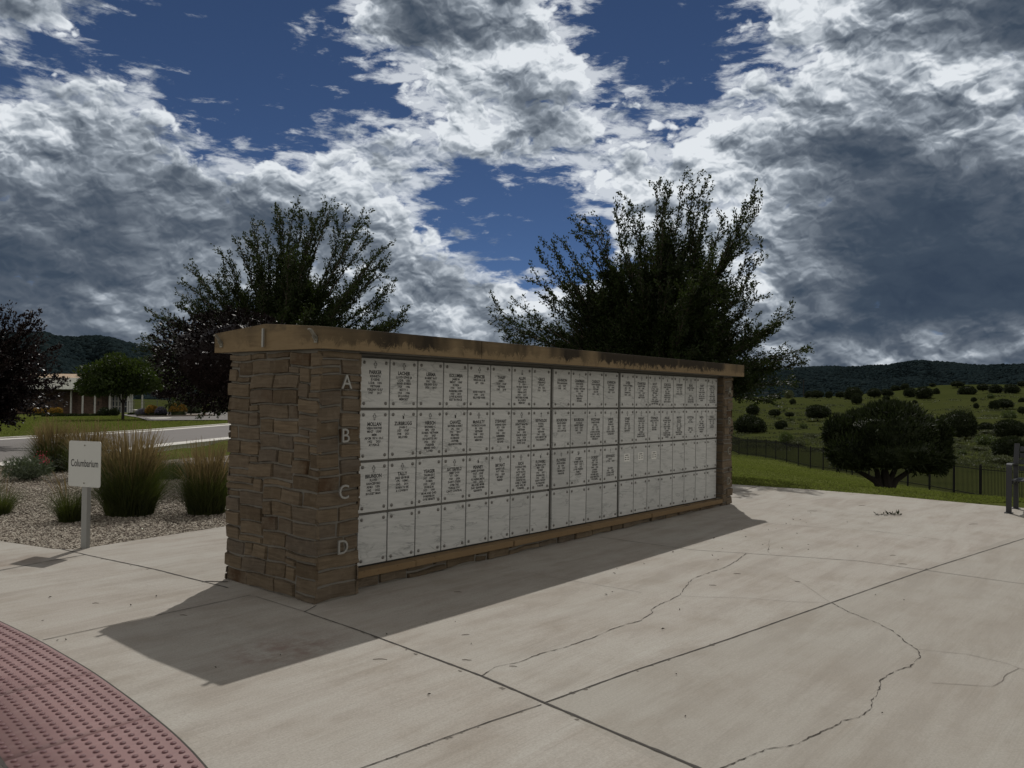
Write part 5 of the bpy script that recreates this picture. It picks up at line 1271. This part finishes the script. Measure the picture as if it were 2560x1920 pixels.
# ------------------------------------------------------------ black picket fence beyond the right lawn
inv = [1.757e-3 + .061e-3 * k for k in (4, 3, 2, 1)] + [1 / v for v in (569, 590, 612, 636.6, 661, 688.5, 717.5, 747.8)]
a_, b_ = 1 / 747.8, 1 / 991.3
inv += [a_ + (b_ - a_) * k / 6 for k in range(1, 6)] + [1 / v for v in (991.3, 1045.6, 1106.4, 1172.7, 1248)] + [0.8013e-3 - .0505e-3 * k for k in (1, 2, 3)]
pf = []
for v in inv:
    d = FPX * 21.6 * v; q = xy_at(1280 + 1 / v, d); pf.append((q[0], q[1], H1(*q)))
fence('picket_fence', 'black metal picket fence running along the foot of the lawn on the right', pf, 1.55, 0.032, M['fence'], ((0.20, .035, .035), (1.38, .035, .035)), 0.105, square=True)

# ------------------------------------------------------------ junipers and brush on the right
jv = []
for k in range(5):
    jv.append((crown_mesh('crown', (1, 1, 0.78), 3800, (0.17, 0.05), M['juniper'], 50 + k, shell=.3, up=.55, core=.84, cut=-.75, amp=.32), 0.62))
jt = stub_trunk(0.5, 0.06, M['trunk_dark'])
bv = [(crown_mesh('crown', (1, 1, 0.6), 1500, (0.22, 0.05), M['brushgreen'], 60 + k, shell=.5, up=.6, core=.7, cut=-.6, amp=.4), 0.36) for k in range(2)]
gv = [(crown_mesh('crown', (1, 1, 0.7), 1800, (0.20, 0.07), M['bushgreen'], 70 + k, shell=.5, up=.5, core=.75, cut=-.7, amp=.4), 0.5) for k in range(2)]
def place(px, py, wpx, hpx, kind, label, cat='juniper', group=None, d=None):
    h = hit(px, py, 12) if d is None else None
    if h is None: q = xy_at(px, d); h = Vector((q[0], q[1], H1(*q)))
    dep_ = (np.array(h[:2]) - CP[:2]) @ FH
    r = wpx / 2 / FPX * dep_ / 1.08; hh = hpx / FPX * dep_
    src = {'j': jv, 'b': bv, 'g': gv}[kind][random.randrange({'j': 5, 'b': 2, 'g': 2}[kind])]
    tot = src[1] + {'j': .78, 'b': .6, 'g': .7}[kind] * 1.05
    return shrub({'j': 'juniper_tree', 'b': 'brush_shrub', 'g': 'green_shrub'}[kind], tuple(h), src, jt if kind != 'b' else None, label, cat, group, r, random.uniform(0, 6), hh / tot)
# the big juniper beside the pavement
JX, JD = 2214, 24.0
q = xy_at(JX, JD); jz = H1(*q)
bj = empty('juniper_tree', (q[0], q[1], jz), 'big dark juniper with a forked trunk on the lawn just beyond the pavement', 'juniper')
kk = JD / FPX
for (cx_, cz_, rx_, rz_, n_, sd_) in ((2215, 1095, 150, 84, 9000, 81),):
    pass
def blob(cx_, cy_, rx_, rz_, dy, n_, sd_):
    me = crown_mesh('b', (rx_ * kk, rx_ * kk * .9, rz_ * kk), n_, (0.17, 0.045), M['juniper'], sd_, shell=.35, up=.75, core=.86, cut=-.85, amp=.26)
    v = np.empty(len(me.vertices) * 3); me.vertices.foreach_get('co', v); v = v.reshape(-1, 3)
    lx = (cx_ - JX) * kk; v += np.array([LH[0] * lx + FH[0] * dy, LH[1] * lx + FH[1] * dy, 1.4895 - (cy_ - hor(JX)) * kk - jz])
    f = [tuple(p.vertices) for p in me.polygons]; bpy.data.meshes.remove(me); return v, f
allv, allf = [], []; o_ = 0
for a in ((2225, 1085, 118, 82, 0, 7000, 81), (2125, 1128, 72, 56, -.2, 3600, 82), (2320, 1134, 62, 60, 0, 3800, 83), (2215, 1130, 135, 44, -.3, 3600, 84), (2160, 1085, 60, 60, .5, 2600, 85), (2285, 1075, 68, 62, .4, 3000, 86), (2225, 1045, 66, 40, .1, 2200, 87), (2100, 1085, 38, 40, .1, 1400, 88), (2350, 1085, 34, 36, .1, 1400, 89)):
    v, f = blob(*a); allv.append(v); allf += [tuple(i + o_ for i in g) for g in f]; o_ += len(v)
me = bpy.data.meshes.new('crown'); me.from_pydata(np.concatenate(allv).tolist(), [], allf); me.materials.append(M['juniper']); me.update(); link('crown', me, bj)
e = MB()
def jp(px, py, dy=0): lx = (px - JX) * kk; return (LH[0] * lx + FH[0] * dy, LH[1] * lx + FH[1] * dy, 1.4895 - (py - hor(JX)) * kk - jz)
for pts, r in (([(2213, 1240), (2205, 1222), (2190, 1202), (2165, 1188), (2130, 1170)], [.17, .13, .09, .07, .04]), ([(2215, 1240), (2218, 1215), (2215, 1190), (2212, 1160)], [.20, .16, .13, .08]), ([(2218, 1240), (2228, 1222), (2242, 1200), (2270, 1180), (2300, 1160)], [.17, .13, .09, .07, .04]), ([(2216, 1238), (2222, 1210), (2236, 1180), (2250, 1150)], [.12, .1, .08, .05]), ([(2212, 1238), (2200, 1210), (2195, 1180), (2180, 1150)], [.12, .1, .08, .05])):
    e.tube([jp(*p) for p in pts], r, 8)
e.obj('trunk', M['trunk_dark'], bj)
G1 = 'junipers scattered over the meadow'
C5 = lambda x, y: (1800 + x / 5.53, 880 + y / 5.53)
C6 = lambda x, y: (2160 + x / 5.53, 880 + y / 5.53)
JL = [(C5(420, 1125), 84, 46, 'j', 'broad dark juniper right beside the far pier, behind the fence'), (C5(455, 870), 34, 26, 'j', 'dark juniper under the hanging elm branches near the far pier'), (C5(755, 885), 33, 17, 'j', 'low juniper left of the big round one on the meadow'),
 (C5(960, 895), 24, 12, 'j', 'small low juniper just left of the big round one'), (C5(1350, 925), 66, 36, 'j', 'big rounded juniper alone in the middle of the left meadow'), (C5(845, 1080), 34, 25, 'j', 'round juniper below the low ones, left part of the meadow'),
 (C5(1155, 1065), 24, 14, 'g', 'small green bush on the meadow below the big rounded juniper'), (C5(1100, 950), 13, 7, 'g', 'tiny bush below the small low juniper'), (C5(990, 955), 14, 8, 'g', 'tiny bush left of another tiny bush on the meadow'), (C5(1470, 1005), 20, 9, 'g', 'low bush between the rounded juniper and the big juniper'),
 (C5(810, 935), 16, 8, 'g', 'tiny bush under the low juniper on the left meadow'), (C5(885, 825), 9, 7, 'g', 'very small bush high on the left meadow'), (C5(1005, 725), 17, 14, 'j', 'small juniper at the top left of the meadow below the pale tree'), (C5(750, 660), 36, 15, 'j', 'juniper at the meadow rim just right of the elm'),
 (C5(1230, 640), 26, 18, 'j', 'left one of the dark junipers on the rim below the lower ridge'), (C5(1340, 640), 34, 20, 'j', 'wide juniper on the meadow rim, second from the left'), (C5(1505, 638), 20, 17, 'j', 'narrow juniper on the rim right of the wide pair'), (C5(1660, 630), 26, 15, 'j', 'low juniper on the rim left of the double one'),
 (C5(1840, 665), 50, 32, 'j', 'large dark juniper on the rim, behind a smaller round one'), (C5(1890, 720), 30, 27, 'j', 'small round juniper in front of the large rim juniper'), (C5(2130, 625), 34, 22, 'j', 'juniper on the rim above the top of the big juniper'),
 (C6(150, 622), 34, 20, 'j', 'left half of the wide rim juniper group above the big juniper'), (C6(320, 610), 32, 18, 'j', 'right half of the wide rim juniper group above the big juniper'), (C6(305, 693), 21, 17, 'j', 'small round juniper below the wide rim group'), (C6(455, 722), 16, 10, 'j', 'small dark juniper touching the top of the big juniper on its left'),
 (C6(440, 550), 26, 16, 'j', 'juniper on the skyline of the meadow behind two round ones, left'), (C6(565, 530), 24, 17, 'j', 'juniper on the skyline behind the round pair, right'), (C6(632, 626), 33, 24, 'j', 'left of the two big round junipers high on the meadow'), (C6(830, 645), 45, 30, 'j', 'right and larger of the two big round junipers high on the meadow'),
 (C6(995, 592), 18, 17, 'j', 'small juniper right of the larger round pair'), (C6(945, 478), 17, 9, 'j', 'tiny juniper alone on the crest'), (C6(1290, 482), 34, 14, 'j', 'wide juniper on the crest, centre right'), (C6(700, 720), 14, 10, 'j', 'little round juniper on the slope above the right shoulder of the big one'), (C6(640, 755), 11, 9, 'j', 'little juniper just over the top of the big juniper'),
 (C6(1425, 602), 49, 24, 'j', 'lumpy wide juniper on the upper right meadow'), (C6(1645, 535), 32, 17, 'j', 'juniper on the upper right rim, leftmost of a row of three'), (C6(1820, 570), 36, 22, 'j', 'juniper in the middle of the row of three at the upper right'), (C6(2040, 576), 40, 24, 'j', 'juniper at the right end of the row of three at the upper right'), (C6(2180, 480), 20, 14, 'j', 'dark juniper on the crest at the right border'),
 (C6(1517, 690), 15, 12, 'j', 'small juniper, upper of two stacked ones on the right slope'), (C6(1548, 783), 14, 14, 'j', 'small upright juniper, lower of two stacked ones on the right slope'), (C6(1750, 645), 19, 12, 'g', 'grey green bush under the row of three'), (C6(1805, 798), 28, 24, 'j', 'left part of the long dark juniper clump on the right slope'), (C6(1935, 778), 46, 24, 'j', 'right part of the long dark juniper clump on the right slope'),
 (C6(2185, 703), 18, 13, 'j', 'small juniper at the right border, upper one'), (C6(2195, 855), 24, 18, 'j', 'juniper at the right border, below the small one'), (C6(1225, 595), 6, 3, 'g', 'speck of brush on the open upper slope'), (C6(1575, 828), 5, 3, 'g', 'speck of brush below the stacked junipers'),
 (C6(2010, 950), 40, 25, 'g', 'open twiggy green bush above the dark junipers at the right'), (C6(1320, 1185), 92, 66, 'j', 'large dark juniper behind the right shoulder of the big one'), (C6(1690, 1110), 44, 24, 'j', 'low dark juniper between two large ones at the right'), (C6(2020, 1190), 80, 48, 'j', 'large dark juniper at the right border above the bench'),
 (C6(2010, 1480), 82, 58, 'j', 'olive tinged juniper above the right end of the fence'), (C6(1680, 1300), 50, 28, 'g', 'green bush with dark foot in the brush right of the big juniper'),
 (C5(915, 1290), 36, 34, 'g', 'dark green bush sticking up behind the left part of the fence'), (C5(1060, 1300), 46, 17, 'b', 'pale green brush mound behind the fence left of the big juniper'), (C5(945, 1095), 28, 10, 'b', 'pale brush beside the round juniper on the left meadow'), (C5(1250, 1200), 40, 14, 'b', 'light brush patch on the left meadow near the big juniper'),
 (C6(1350, 1340), 34, 12, 'b', 'pale brush tuft right of the big juniper, lower'), (C6(1290, 1240), 34, 10, 'b', 'pale brush tuft right of the big juniper, upper'), (C6(1600, 1370), 46, 14, 'b', 'pale brush in the middle of the rough ground above the right fence'), (C6(1900, 1550), 66, 22, 'b', 'pale mounded brush directly above the right end of the fence'), (C6(1360, 1425), 24, 12, 'g', 'dark tuft above the fence right of the big juniper'),
 (C6(1750, 950), 66, 8, 'b', 'thin strip of brush below the clump on the right slope'), (C6(1700, 1130), 40, 10, 'b', 'pale brush in front of the low dark juniper'), (C5(950, 640), 24, 20, 'b', 'pale leafy small tree on the rim right of the elm'), (C5(1835, 985), 56, 26, 'j', 'juniper peeping over the left shoulder of the big juniper')]
for (p, w, h, k, lb) in JL: place(p[0], p[1], w, h, k, lb, 'juniper' if k == 'j' else 'shrub', G1 if k == 'j' else 'brush scattered over the meadow')
# rough tufts of the meadow
def msamp(n, pxr, pyr):
    out = []
    while len(out) < n:
        px, py = random.uniform(*pxr), random.uniform(*pyr)
        if py < 1110 + (px - 1815) * 0.085 + 4: out.append(hit(px, py, 30))
    return np.array([tuple(v) for v in out])
TP = np.concatenate([msamp(420, (1815, 2560), (1085, 1190)), msamp(240, (1815, 2560), (1020, 1100)), msamp(120, (1815, 2560), (985, 1030))])
P_, D_ = [], []
LL, WW = [], []
for p in TP:
    dd = np.linalg.norm(p - CP); r = rng.uniform(.25, .8) * (1 + dd / 150); m_ = 26; a = rng.uniform(0, 6.28, m_); rr_ = r * np.sqrt(rng.random(m_))
    P_.append(p + np.stack([np.cos(a) * rr_, np.sin(a) * rr_, rng.random(m_) * r * .16 * (1 - rr_ / r)], -1)); D_.append(unit(rng.normal(size=(m_, 3)) * .5 + np.array([0, 0, 1.0]))); LL.append(np.full(m_, r * .26)); WW.append(np.full(m_, r * .16))
V, Fq = leaf_geo(np.concatenate(P_), np.concatenate(D_), np.concatenate(LL), np.concatenate(WW))
tag(link('meadow_brush', mesh_np('meadow_brush', V, Fq, M['brushgreen'])), 'rough low brush and weeds growing through the meadow grass', 'brush', kind='stuff')

# short grass blades on the lawns
def turf(n, sampler):
    p = sampler(n * 3); p = p[:n]; n = len(p); z = H(p[:, 0], p[:, 1])
    P = np.column_stack([p, z - .004]); D = unit(rng.normal(size=(n, 3)) * .55 + np.array([0, 0, 1.0])); dd = np.hypot(*(p - CP[:2]).T)
    return leaf_geo(P, D, rng.uniform(.014, .034, n) * (1 + dd / 40), rng.uniform(.012, .022, n) * (1 + dd / 25))
def s_right(n):
    d = 11.5 + rng.random(n) ** 1.6 * 62; l = rng.uniform(.24, .66, n); p = CP[:2] + FH * d[:, None] + LH * (l * d)[:, None]
    return p[(l * d < 21.4) & (p[:, 0] > np.interp(p[:, 1], [PE[0].y, PE[2].y, PE[-1].y], [PE[0].x, PE[2].x, PE[-1].x]) + .03)]
def s_left(n):
    d = 22 + rng.random(n) ** 1.4 * 50; l = rng.uniform(-.66, -.32, n); p = CP[:2] + FH * d[:, None] + LH * (l * d)[:, None]
    return p[left_of(ROADF, p[:, 0], p[:, 1]) > .25]
M['turf'] = leaf_mat('turf_blade', [(0.070, 0.082, 0.020), (0.105, 0.120, 0.032), (0.14, 0.155, 0.045)], 1.0, 0.35, (0.15, 0.19, 0.035), 0.0)
V, Fq = turf(52000, s_right); tag(link('turf', mesh_np('turf', V, Fq, M['turf'])), 'short mown grass blades of the right lawn', 'grass', kind='stuff')
V, Fq = turf(26000, s_left); tag(link('turf', mesh_np('turf', V, Fq, M['turf'])), 'short mown grass blades of the left lawn across the road', 'grass', kind='stuff')

# ------------------------------------------------------------ far hills
def ridge(name, prof, D, foot_d, back, zfoot, m, seed, amp, nx=260, ny=36, spurs=9):
    r2 = np.random.default_rng(seed); pxs = np.linspace(prof[0][0], prof[-1][0], nx); pys = np.interp(pxs, [p[0] for p in prof], [p[1] for p in prof])
    ph = r2.uniform(0, 6.28, 8); V = []
    for j in range(ny + 8):
        s = j / ny
        for i, px in enumerate(pxs):
            zr = 1.4895 - (pys[i] - hor(px)) * D / FPX
            d = foot_d + (D - foot_d) * min(s, 1) + max(s - 1, 0) * back * 4
            sp_ = sum(math.sin(px * spurs * (0.002 + .0017 * k) + ph[k] + 2.2 * s) * (0.5 ** (k * .6)) for k in range(4))
            hh = s ** 0.9 if s <= 1 else 1 - (s - 1) * 3
            z = zfoot + (zr - zfoot) * hh + amp * sp_ * math.sin(math.pi * min(s, 1)) * (zr - zfoot)
            if s < 1: z = min(z, 1.4895 + (zr - 1.4895) * d / D * 0.985)
            q = xy_at(px, d); V.append((q[0], q[1], z))
    n2 = ny + 8; ix = np.arange(nx * n2).reshape(n2, nx)
    Fq = np.stack([ix[:-1, :-1], ix[:-1, 1:], ix[1:, 1:], ix[1:, :-1]], -1).reshape(-1, 4)
    me = mesh_np(name, V, Fq, m, smooth=True); return link(name, me), np.array(V).reshape(n2, nx, 3), pxs
profL = [(-900, 830), (-500, 800), (-300, 805), (-100, 820), (20, 838), (63, 838), (91, 836), (120, 839), (154, 846), (183, 849), (212, 846), (240, 846), (280, 853), (311, 860), (330, 866), (353, 872), (371, 877), (400, 884), (450, 895), (520, 905), (600, 915), (800, 932), (1000, 945), (1300, 965), (1500, 975)]
profR = [(1100, 960), (1500, 952), (1700, 945), (1900, 933), (1992, 922), (2040, 919), (2080, 917), (2105, 919), (2143, 918), (2180, 915), (2212, 914), (2250, 909), (2281, 906), (2330, 905), (2350, 905.5), (2380, 908), (2411, 912), (2430, 914), (2453, 914), (2500, 913), (2530, 913), (2560, 912), (2700, 905), (3000, 915), (3500, 920)]
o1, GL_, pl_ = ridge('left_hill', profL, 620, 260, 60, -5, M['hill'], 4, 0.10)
tag(o1, kind='structure')
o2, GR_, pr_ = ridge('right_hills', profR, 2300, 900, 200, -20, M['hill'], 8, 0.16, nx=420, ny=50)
tag(o2, kind='structure')
profM = [(1850, 975), (1950, 952), (2030, 944), (2110, 950), (2180, 958), (2230, 950), (2300, 945), (2360, 952), (2420, 968), (2440, 975), (2470, 962), (2520, 948), (2560, 938), (2700, 925), (3000, 930)]
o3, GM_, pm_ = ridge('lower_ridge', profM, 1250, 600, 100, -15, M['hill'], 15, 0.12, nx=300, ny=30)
tag(o3, kind='structure')
def woodland(name, G_, n, size, m, label, sel):
    """thousands of small tree crowns over a hillside"""
    ny_, nx_ = G_.shape[:2]; j = rng.random(n) ** 0.8 * sel[2]; i = sel[0] + rng.random(n) * (sel[1] - sel[0])
    j0 = np.minimum(j.astype(int), ny_ - 2); i0 = np.minimum(i.astype(int), nx_ - 2); fj, fi = (j - j0)[:, None], (i - i0)[:, None]
    P = (G_[j0, i0] * (1 - fi) + G_[j0, i0 + 1] * fi) * (1 - fj) + (G_[j0 + 1, i0] * (1 - fi) + G_[j0 + 1, i0 + 1] * fi) * fj
    th = np.linspace(0, 2 * np.pi, 6)[:-1]; ring = np.stack([np.cos(th), np.sin(th)], -1)
    tv = np.concatenate([np.c_[ring * .75, np.zeros(5)], np.c_[ring, np.full(5, .45)], np.c_[ring * .6, np.full(5, .85)], [[0, 0, 1.05]]])
    tf = [(a, (a + 1) % 5, (a + 1) % 5 + 5) for a in range(5)] + [(a, (a + 1) % 5 + 5, a + 5) for a in range(5)] + [(a + 5, (a + 1) % 5 + 5, (a + 1) % 5 + 10) for a in range(5)] + [(a + 5, (a + 1) % 5 + 10, a + 10) for a in range(5)] + [(a + 10, (a + 1) % 5 + 10, 15) for a in range(5)]
    s = rng.uniform(.6, 1.3, (n, 1, 1)) * size
    V = tv[None] * s * np.array([1, 1, 1.05]) * (1 + rng.uniform(-.22, .22, (n, 16, 1))) + P[:, None] - np.array([0, 0, size * .1])
    return tag(link(name, mesh_np(name, V.reshape(-1, 3), (np.array(tf)[None] + np.arange(n)[:, None, None] * 16).reshape(-1, 3), m)), label, 'woodland', kind='stuff')
iL = [np.searchsorted(pl_, -60), np.searchsorted(pl_, 640), 37]
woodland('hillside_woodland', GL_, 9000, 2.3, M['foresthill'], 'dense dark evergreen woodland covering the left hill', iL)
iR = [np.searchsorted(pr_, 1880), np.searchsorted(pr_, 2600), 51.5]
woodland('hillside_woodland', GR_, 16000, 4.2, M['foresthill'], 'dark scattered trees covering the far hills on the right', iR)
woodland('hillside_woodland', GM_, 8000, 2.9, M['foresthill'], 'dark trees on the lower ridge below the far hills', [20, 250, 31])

# ------------------------------------------------------------ reed grasses and plants in the gravel bed
def reed(name, label, px, py, wbase, wtop, h, n_green, n_plume, group, spread=0.5, bw=0.006, seed=0, droop=0.25):
    b = gpl(px, py); t = empty(name, tuple(b), label, 'ornamental grass', group)
    def blades(n, hl, r0, lean, w, seg, lo, m, nm, plume=False):
        a = rng.uniform(0, 6.283, n); rr_ = r0 * np.sqrt(rng.random(n)); out = rng.random(n) ** 0.8 * lean
        Hh = h * rng.uniform(*hl, n); out = out * rng.uniform(.6, 1.25, n); ts = np.linspace(0, 1, seg + 1)
        ax = a + rng.normal(size=n) * .5
        base = np.stack([np.cos(a) * rr_, np.sin(a) * rr_, np.full(n, -.02)], -1); dirh = np.stack([np.cos(ax), np.sin(ax)], -1)
        sx = rng.uniform(0, 6.283, n); side = np.stack([np.cos(sx), np.sin(sx), np.zeros(n)], -1)
        V = []
        for k, tt in enumerate(ts):
            hor_ = out * (0.35 * tt + 0.65 * tt ** 2.2); z_ = Hh * (tt - droop * (out / max(lean, 1e-3)) ** 1.5 * tt ** 3)
            c = base + np.concatenate([dirh * hor_[:, None], z_[:, None]], -1)
            if plume: wv_ = w * (0.25 if tt < lo else (1.0 - (tt - lo) / (1 - lo) * .6))
            else: wv_ = w * (1 - tt * .85)
            V.append(c - side * wv_ / 2); V.append(c + side * wv_ / 2)
        V = np.stack(V, 1); m_ = 2 * (seg + 1)
        f = np.array([(2 * k, 2 * k + 1, 2 * k + 3, 2 * k + 2) for k in range(seg)])
        link(nm, mesh_np(nm, V.reshape(-1, 3), (f[None] + np.arange(n)[:, None, None] * m_).reshape(-1, 4), m), t)
    blades(n_green, (0.35, 0.74), wbase / 2, wtop / 2 * 0.85, bw, 5, 0, M['grassgreen'], 'blades')
    blades(max(40, n_green // 5), (0.3, 0.62), wbase / 2, wtop / 2 * 1.45, bw, 5, 0, M['grassgreen'], 'drooping_blades')
    if n_plume: blades(n_plume, (0.72, 1.03), wbase / 2 * .8, wtop / 2 * .72, 0.009, 6, 0.62, M['plume'], 'plumes', True)
    return t
GG = 'tall reed grasses in the gravel bed'
reed('reed_grass', 'large clump of tall reed grass with tan plumes right behind the sign', 325, 1285, 0.52, 1.02, 1.14, 2600, 620, GG)
reed('reed_grass', 'tall reed grass with tan plumes half hidden by the stone end pier', 516, 1282, 0.42, 0.78, 0.95, 2000, 460, GG)
reed('reed_grass', 'tall reed grass farther back, left of the sign beside the road', 132, 1176, 0.5, 1.0, 1.03, 2000, 560, GG)
reed('reed_grass', 'reed grass with tan plumes showing above the sign, between the two nearer clumps and the road', 222, 1196, 0.5, 0.9, 1.04, 1300, 460, GG)
reed('reed_grass', 'low dark green reed grass between the two large clumps, behind them', 420, 1196, 0.4, 1.0, 0.62, 900, 60, GG)
G2 = 'small fine grass tufts in the gravel'
reed('grass_tuft', 'small dark tuft of fine grass at the foot of the sign post', 174, 1303, 0.20, 0.80, 0.66, 700, 20, G2, bw=0.005)
reed('grass_tuft', 'small tuft of fine grass at the left border of the picture', 2, 1284, 0.18, 0.8, 0.52, 560, 16, G2, bw=0.005)
reed('grass_tuft', 'thin wisps of dry grass at the left border, farther back', -22, 1252, 0.14, 0.6, 0.66, 120, 20, G2, bw=0.005)
def flowering(name, label, px, py, r, h, n, nf, m, seed, fl):
    b = gpl(px, py); t = empty(name, tuple(b), label, 'plant')
    link('foliage', crown_mesh('foliage', (r, r, h * .62), n, (0.075, 0.014), m, seed, shell=.7, up=.7, core=.6, cut=-.5, amp=.3, spread=.9), t, (0, 0, h * .36))
    if nf:
        P = np.array([[LH[0] * a, LH[1] * a, z_] for a, z_ in fl]); i = rng.integers(0, len(P), nf); PP = P[i] + rng.normal(size=(nf, 3)) * 0.035
        V, Fq = leaf_geo(PP, unit(rng.normal(size=(nf, 3))), 0.022, 0.018); link('flowers', mesh_np('flowers', V, Fq, M['pink']), t)
flowering('flowering_plant', 'grey green bushy plant with a few pink flowers left of the sign', 70, 1199, 0.40, 0.38, 2600, 70, M['sage'], 91, [(0.22, .34), (0.30, .30), (0.2, .4)])
flowering('flowering_plant', 'dark small plant with pink flowers between the bushy plant and the sign', 146, 1178, 0.22, 0.26, 1500, 80, M['juniper'], 92, [(-0.12, .28), (-0.02, .22), (0.05, .16), (-.06, .33)])

# ------------------------------------------------------------ fallen leaves and twigs on the concrete
lm_ = flat_mat('dry_leaf', (0.035, 0.024, 0.014), 0.8)
def leaf_me(L, Wd, curl):
    V = [(0, 0, 0.002), (L * .35, Wd * .5, 0.004 + curl), (L * .5, 0, 0.003), (L * .35, -Wd * .5, 0.004 + curl * .6), (L, 0, 0.003 + curl)]
    me = bpy.data.meshes.new('fallen_leaf'); me.from_pydata(V, [], [(0, 2, 1), (0, 3, 2), (1, 2, 4), (2, 3, 4)]); me.materials.append(lm_); return me
lms = [leaf_me(.035, .018, .008), leaf_me(.026, .016, .012), leaf_me(.045, .014, .006)]
LPX = [(1972, 1264.5), (2026, 1283.5), (1979, 1286), (1984, 1292), (1984.5, 1300), (2003, 1299.5), (2014, 1307.5), (1967, 1310), (1975, 1311), (1939, 1322), (1921, 1326), (1852, 1324.5), (1862, 1343), (1783, 1347), (1995, 1334), (2119, 1306.5), (2172, 1309), (1904, 1363), (1920, 1375), (1956, 1372), (2018, 1362), (1680, 1381.5), (1783, 1390), (1612, 1411), (1793, 1400.5), (1807, 1373), (2142, 1367), (2018.6, 1374.5), (1700, 1525), (1528, 1479.6), (1519, 1487.6), (1544, 1423), (1698, 1525), (1652, 1574), (1693, 1687), (1064.6, 1558), (2187, 1487), (2258, 1501), (1540, 1435), (968, 1588), (1138, 1556), (111, 1552), (140, 1603), (542, 1670), (700, 1640), (1718, 1413), (327, 1516), (390, 1493), (120, 1495), (165, 1602.6), (1177, 1609), (1067, 1738), (2203, 1784), (1712, 1794)]
for i, (px, py) in enumerate(LPX):
    p = gpl(px, py); o = link('fallen_leaf', lms[i % 3], None, (p.x, p.y, p.z + 0.002)); o.rotation_euler = (0, 0, random.uniform(0, 6.28)); s = random.uniform(.35, .8); o.scale = (s, s, s)
    tag(o, 'tiny dark dry leaf lying loose on the sunlit concrete', 'leaf', 'dry leaves scattered on the concrete')
TW = [((1167, 1651), 0.09, 'short twig beside the wide joint, near the long jagged crack'), ((1283, 1667), 0.07, 'short straight twig just below the start of the long jagged crack'), ((950, 1650), 0.13, 'thin pale twig on the slab left of the wide joint'), ((1843, 1435), 0.10, 'dark twig on the slab right of the long jagged crack'), ((1782, 1464), 0.09, 'straight twig right beside the long jagged crack'),
      ((1994, 1455), 0.07, 'small twig between the two long cracks'), ((2257, 1411), 0.12, 'twig lying on the thin cross joint at the right'), ((2434, 1311), 0.2, 'long straight twig near the bench'), ((2155, 1264.5), 0.16, 'straight twig halfway to the big juniper'), ((2030, 1278), 0.22, 'long crooked twig in front of the far pavement edge'), ((2232, 1389), 0.09, 'short twig above the thin cross joint'), ((1841, 1244), 0.2, 'twig beside the far pier of the columbarium'), ((239, 1509), 0.07, 'little twig on the slab left of the columbarium shadow'), ((459, 1539), 0.09, 'little twig inside the left end of the shadow'), ((1145, 1481), 0.10, 'twig in the shadow below the marble panels'), ((1164, 1588), 0.08, 'pale twig on the sunlit slab below the shadow edge')]
tm_ = flat_mat('twig_brown', (0.07, 0.05, 0.032), 0.9)
for (p_, L, lb) in TW:
    L *= 0.62
    p = gpl(*p_); e = MB(); a = random.uniform(-.25, .25); e.tube([(-L / 2, 0, .003), (-L * .1, L * random.uniform(-.08, .08), .005), (L * .2, L * random.uniform(-.1, .1), .004), (L / 2, 0, .003)], [.0014, .002, .0018, .001], 5)
    o = e.obj('twig', tm_, None, tuple(p)); o.rotation_euler = (0, 0, math.atan2(LH[1], LH[0]) + a); tag(o, lb, 'twig', 'twigs on the concrete')
p = gpl(2220, 1288); spg = empty('leafy_sprig', tuple(p), 'fallen green sprig with narrow leaves lying on the concrete near the pavement edge', 'sprig', rz=math.atan2(LH[1], LH[0]))
e = MB(); e.tube([(-.16, 0, .005), (0, .01, .01), (.16, -.01, .008)], .003, 5); e.obj('stem', tm_, spg)
n = 26; PP = np.stack([rng.uniform(-.15, .15, n), rng.normal(size=n) * .01, np.full(n, .01)], -1); V, Fq = leaf_geo(PP, unit(np.stack([rng.uniform(-.6, .2, n), rng.normal(size=n), rng.uniform(.1, .6, n)], -1)), .07, .020); link('leaves', mesh_np('leaves', V, Fq, M['juniper']), spg)
# power pole on the rim of the meadow
q = xy_at(2009, 240); e = MB(); e.tube([(0, 0, -3), (0, 0, 5.6)], .13, 6)
e.box((-.9, -.05, 5.0), (.9, .05, 5.15)); tag(e.obj('utility_pole', M['trunk_dark'], None, (q[0], q[1], H1(*q))), 'thin dark utility pole on the meadow rim, before the far hills', 'pole')
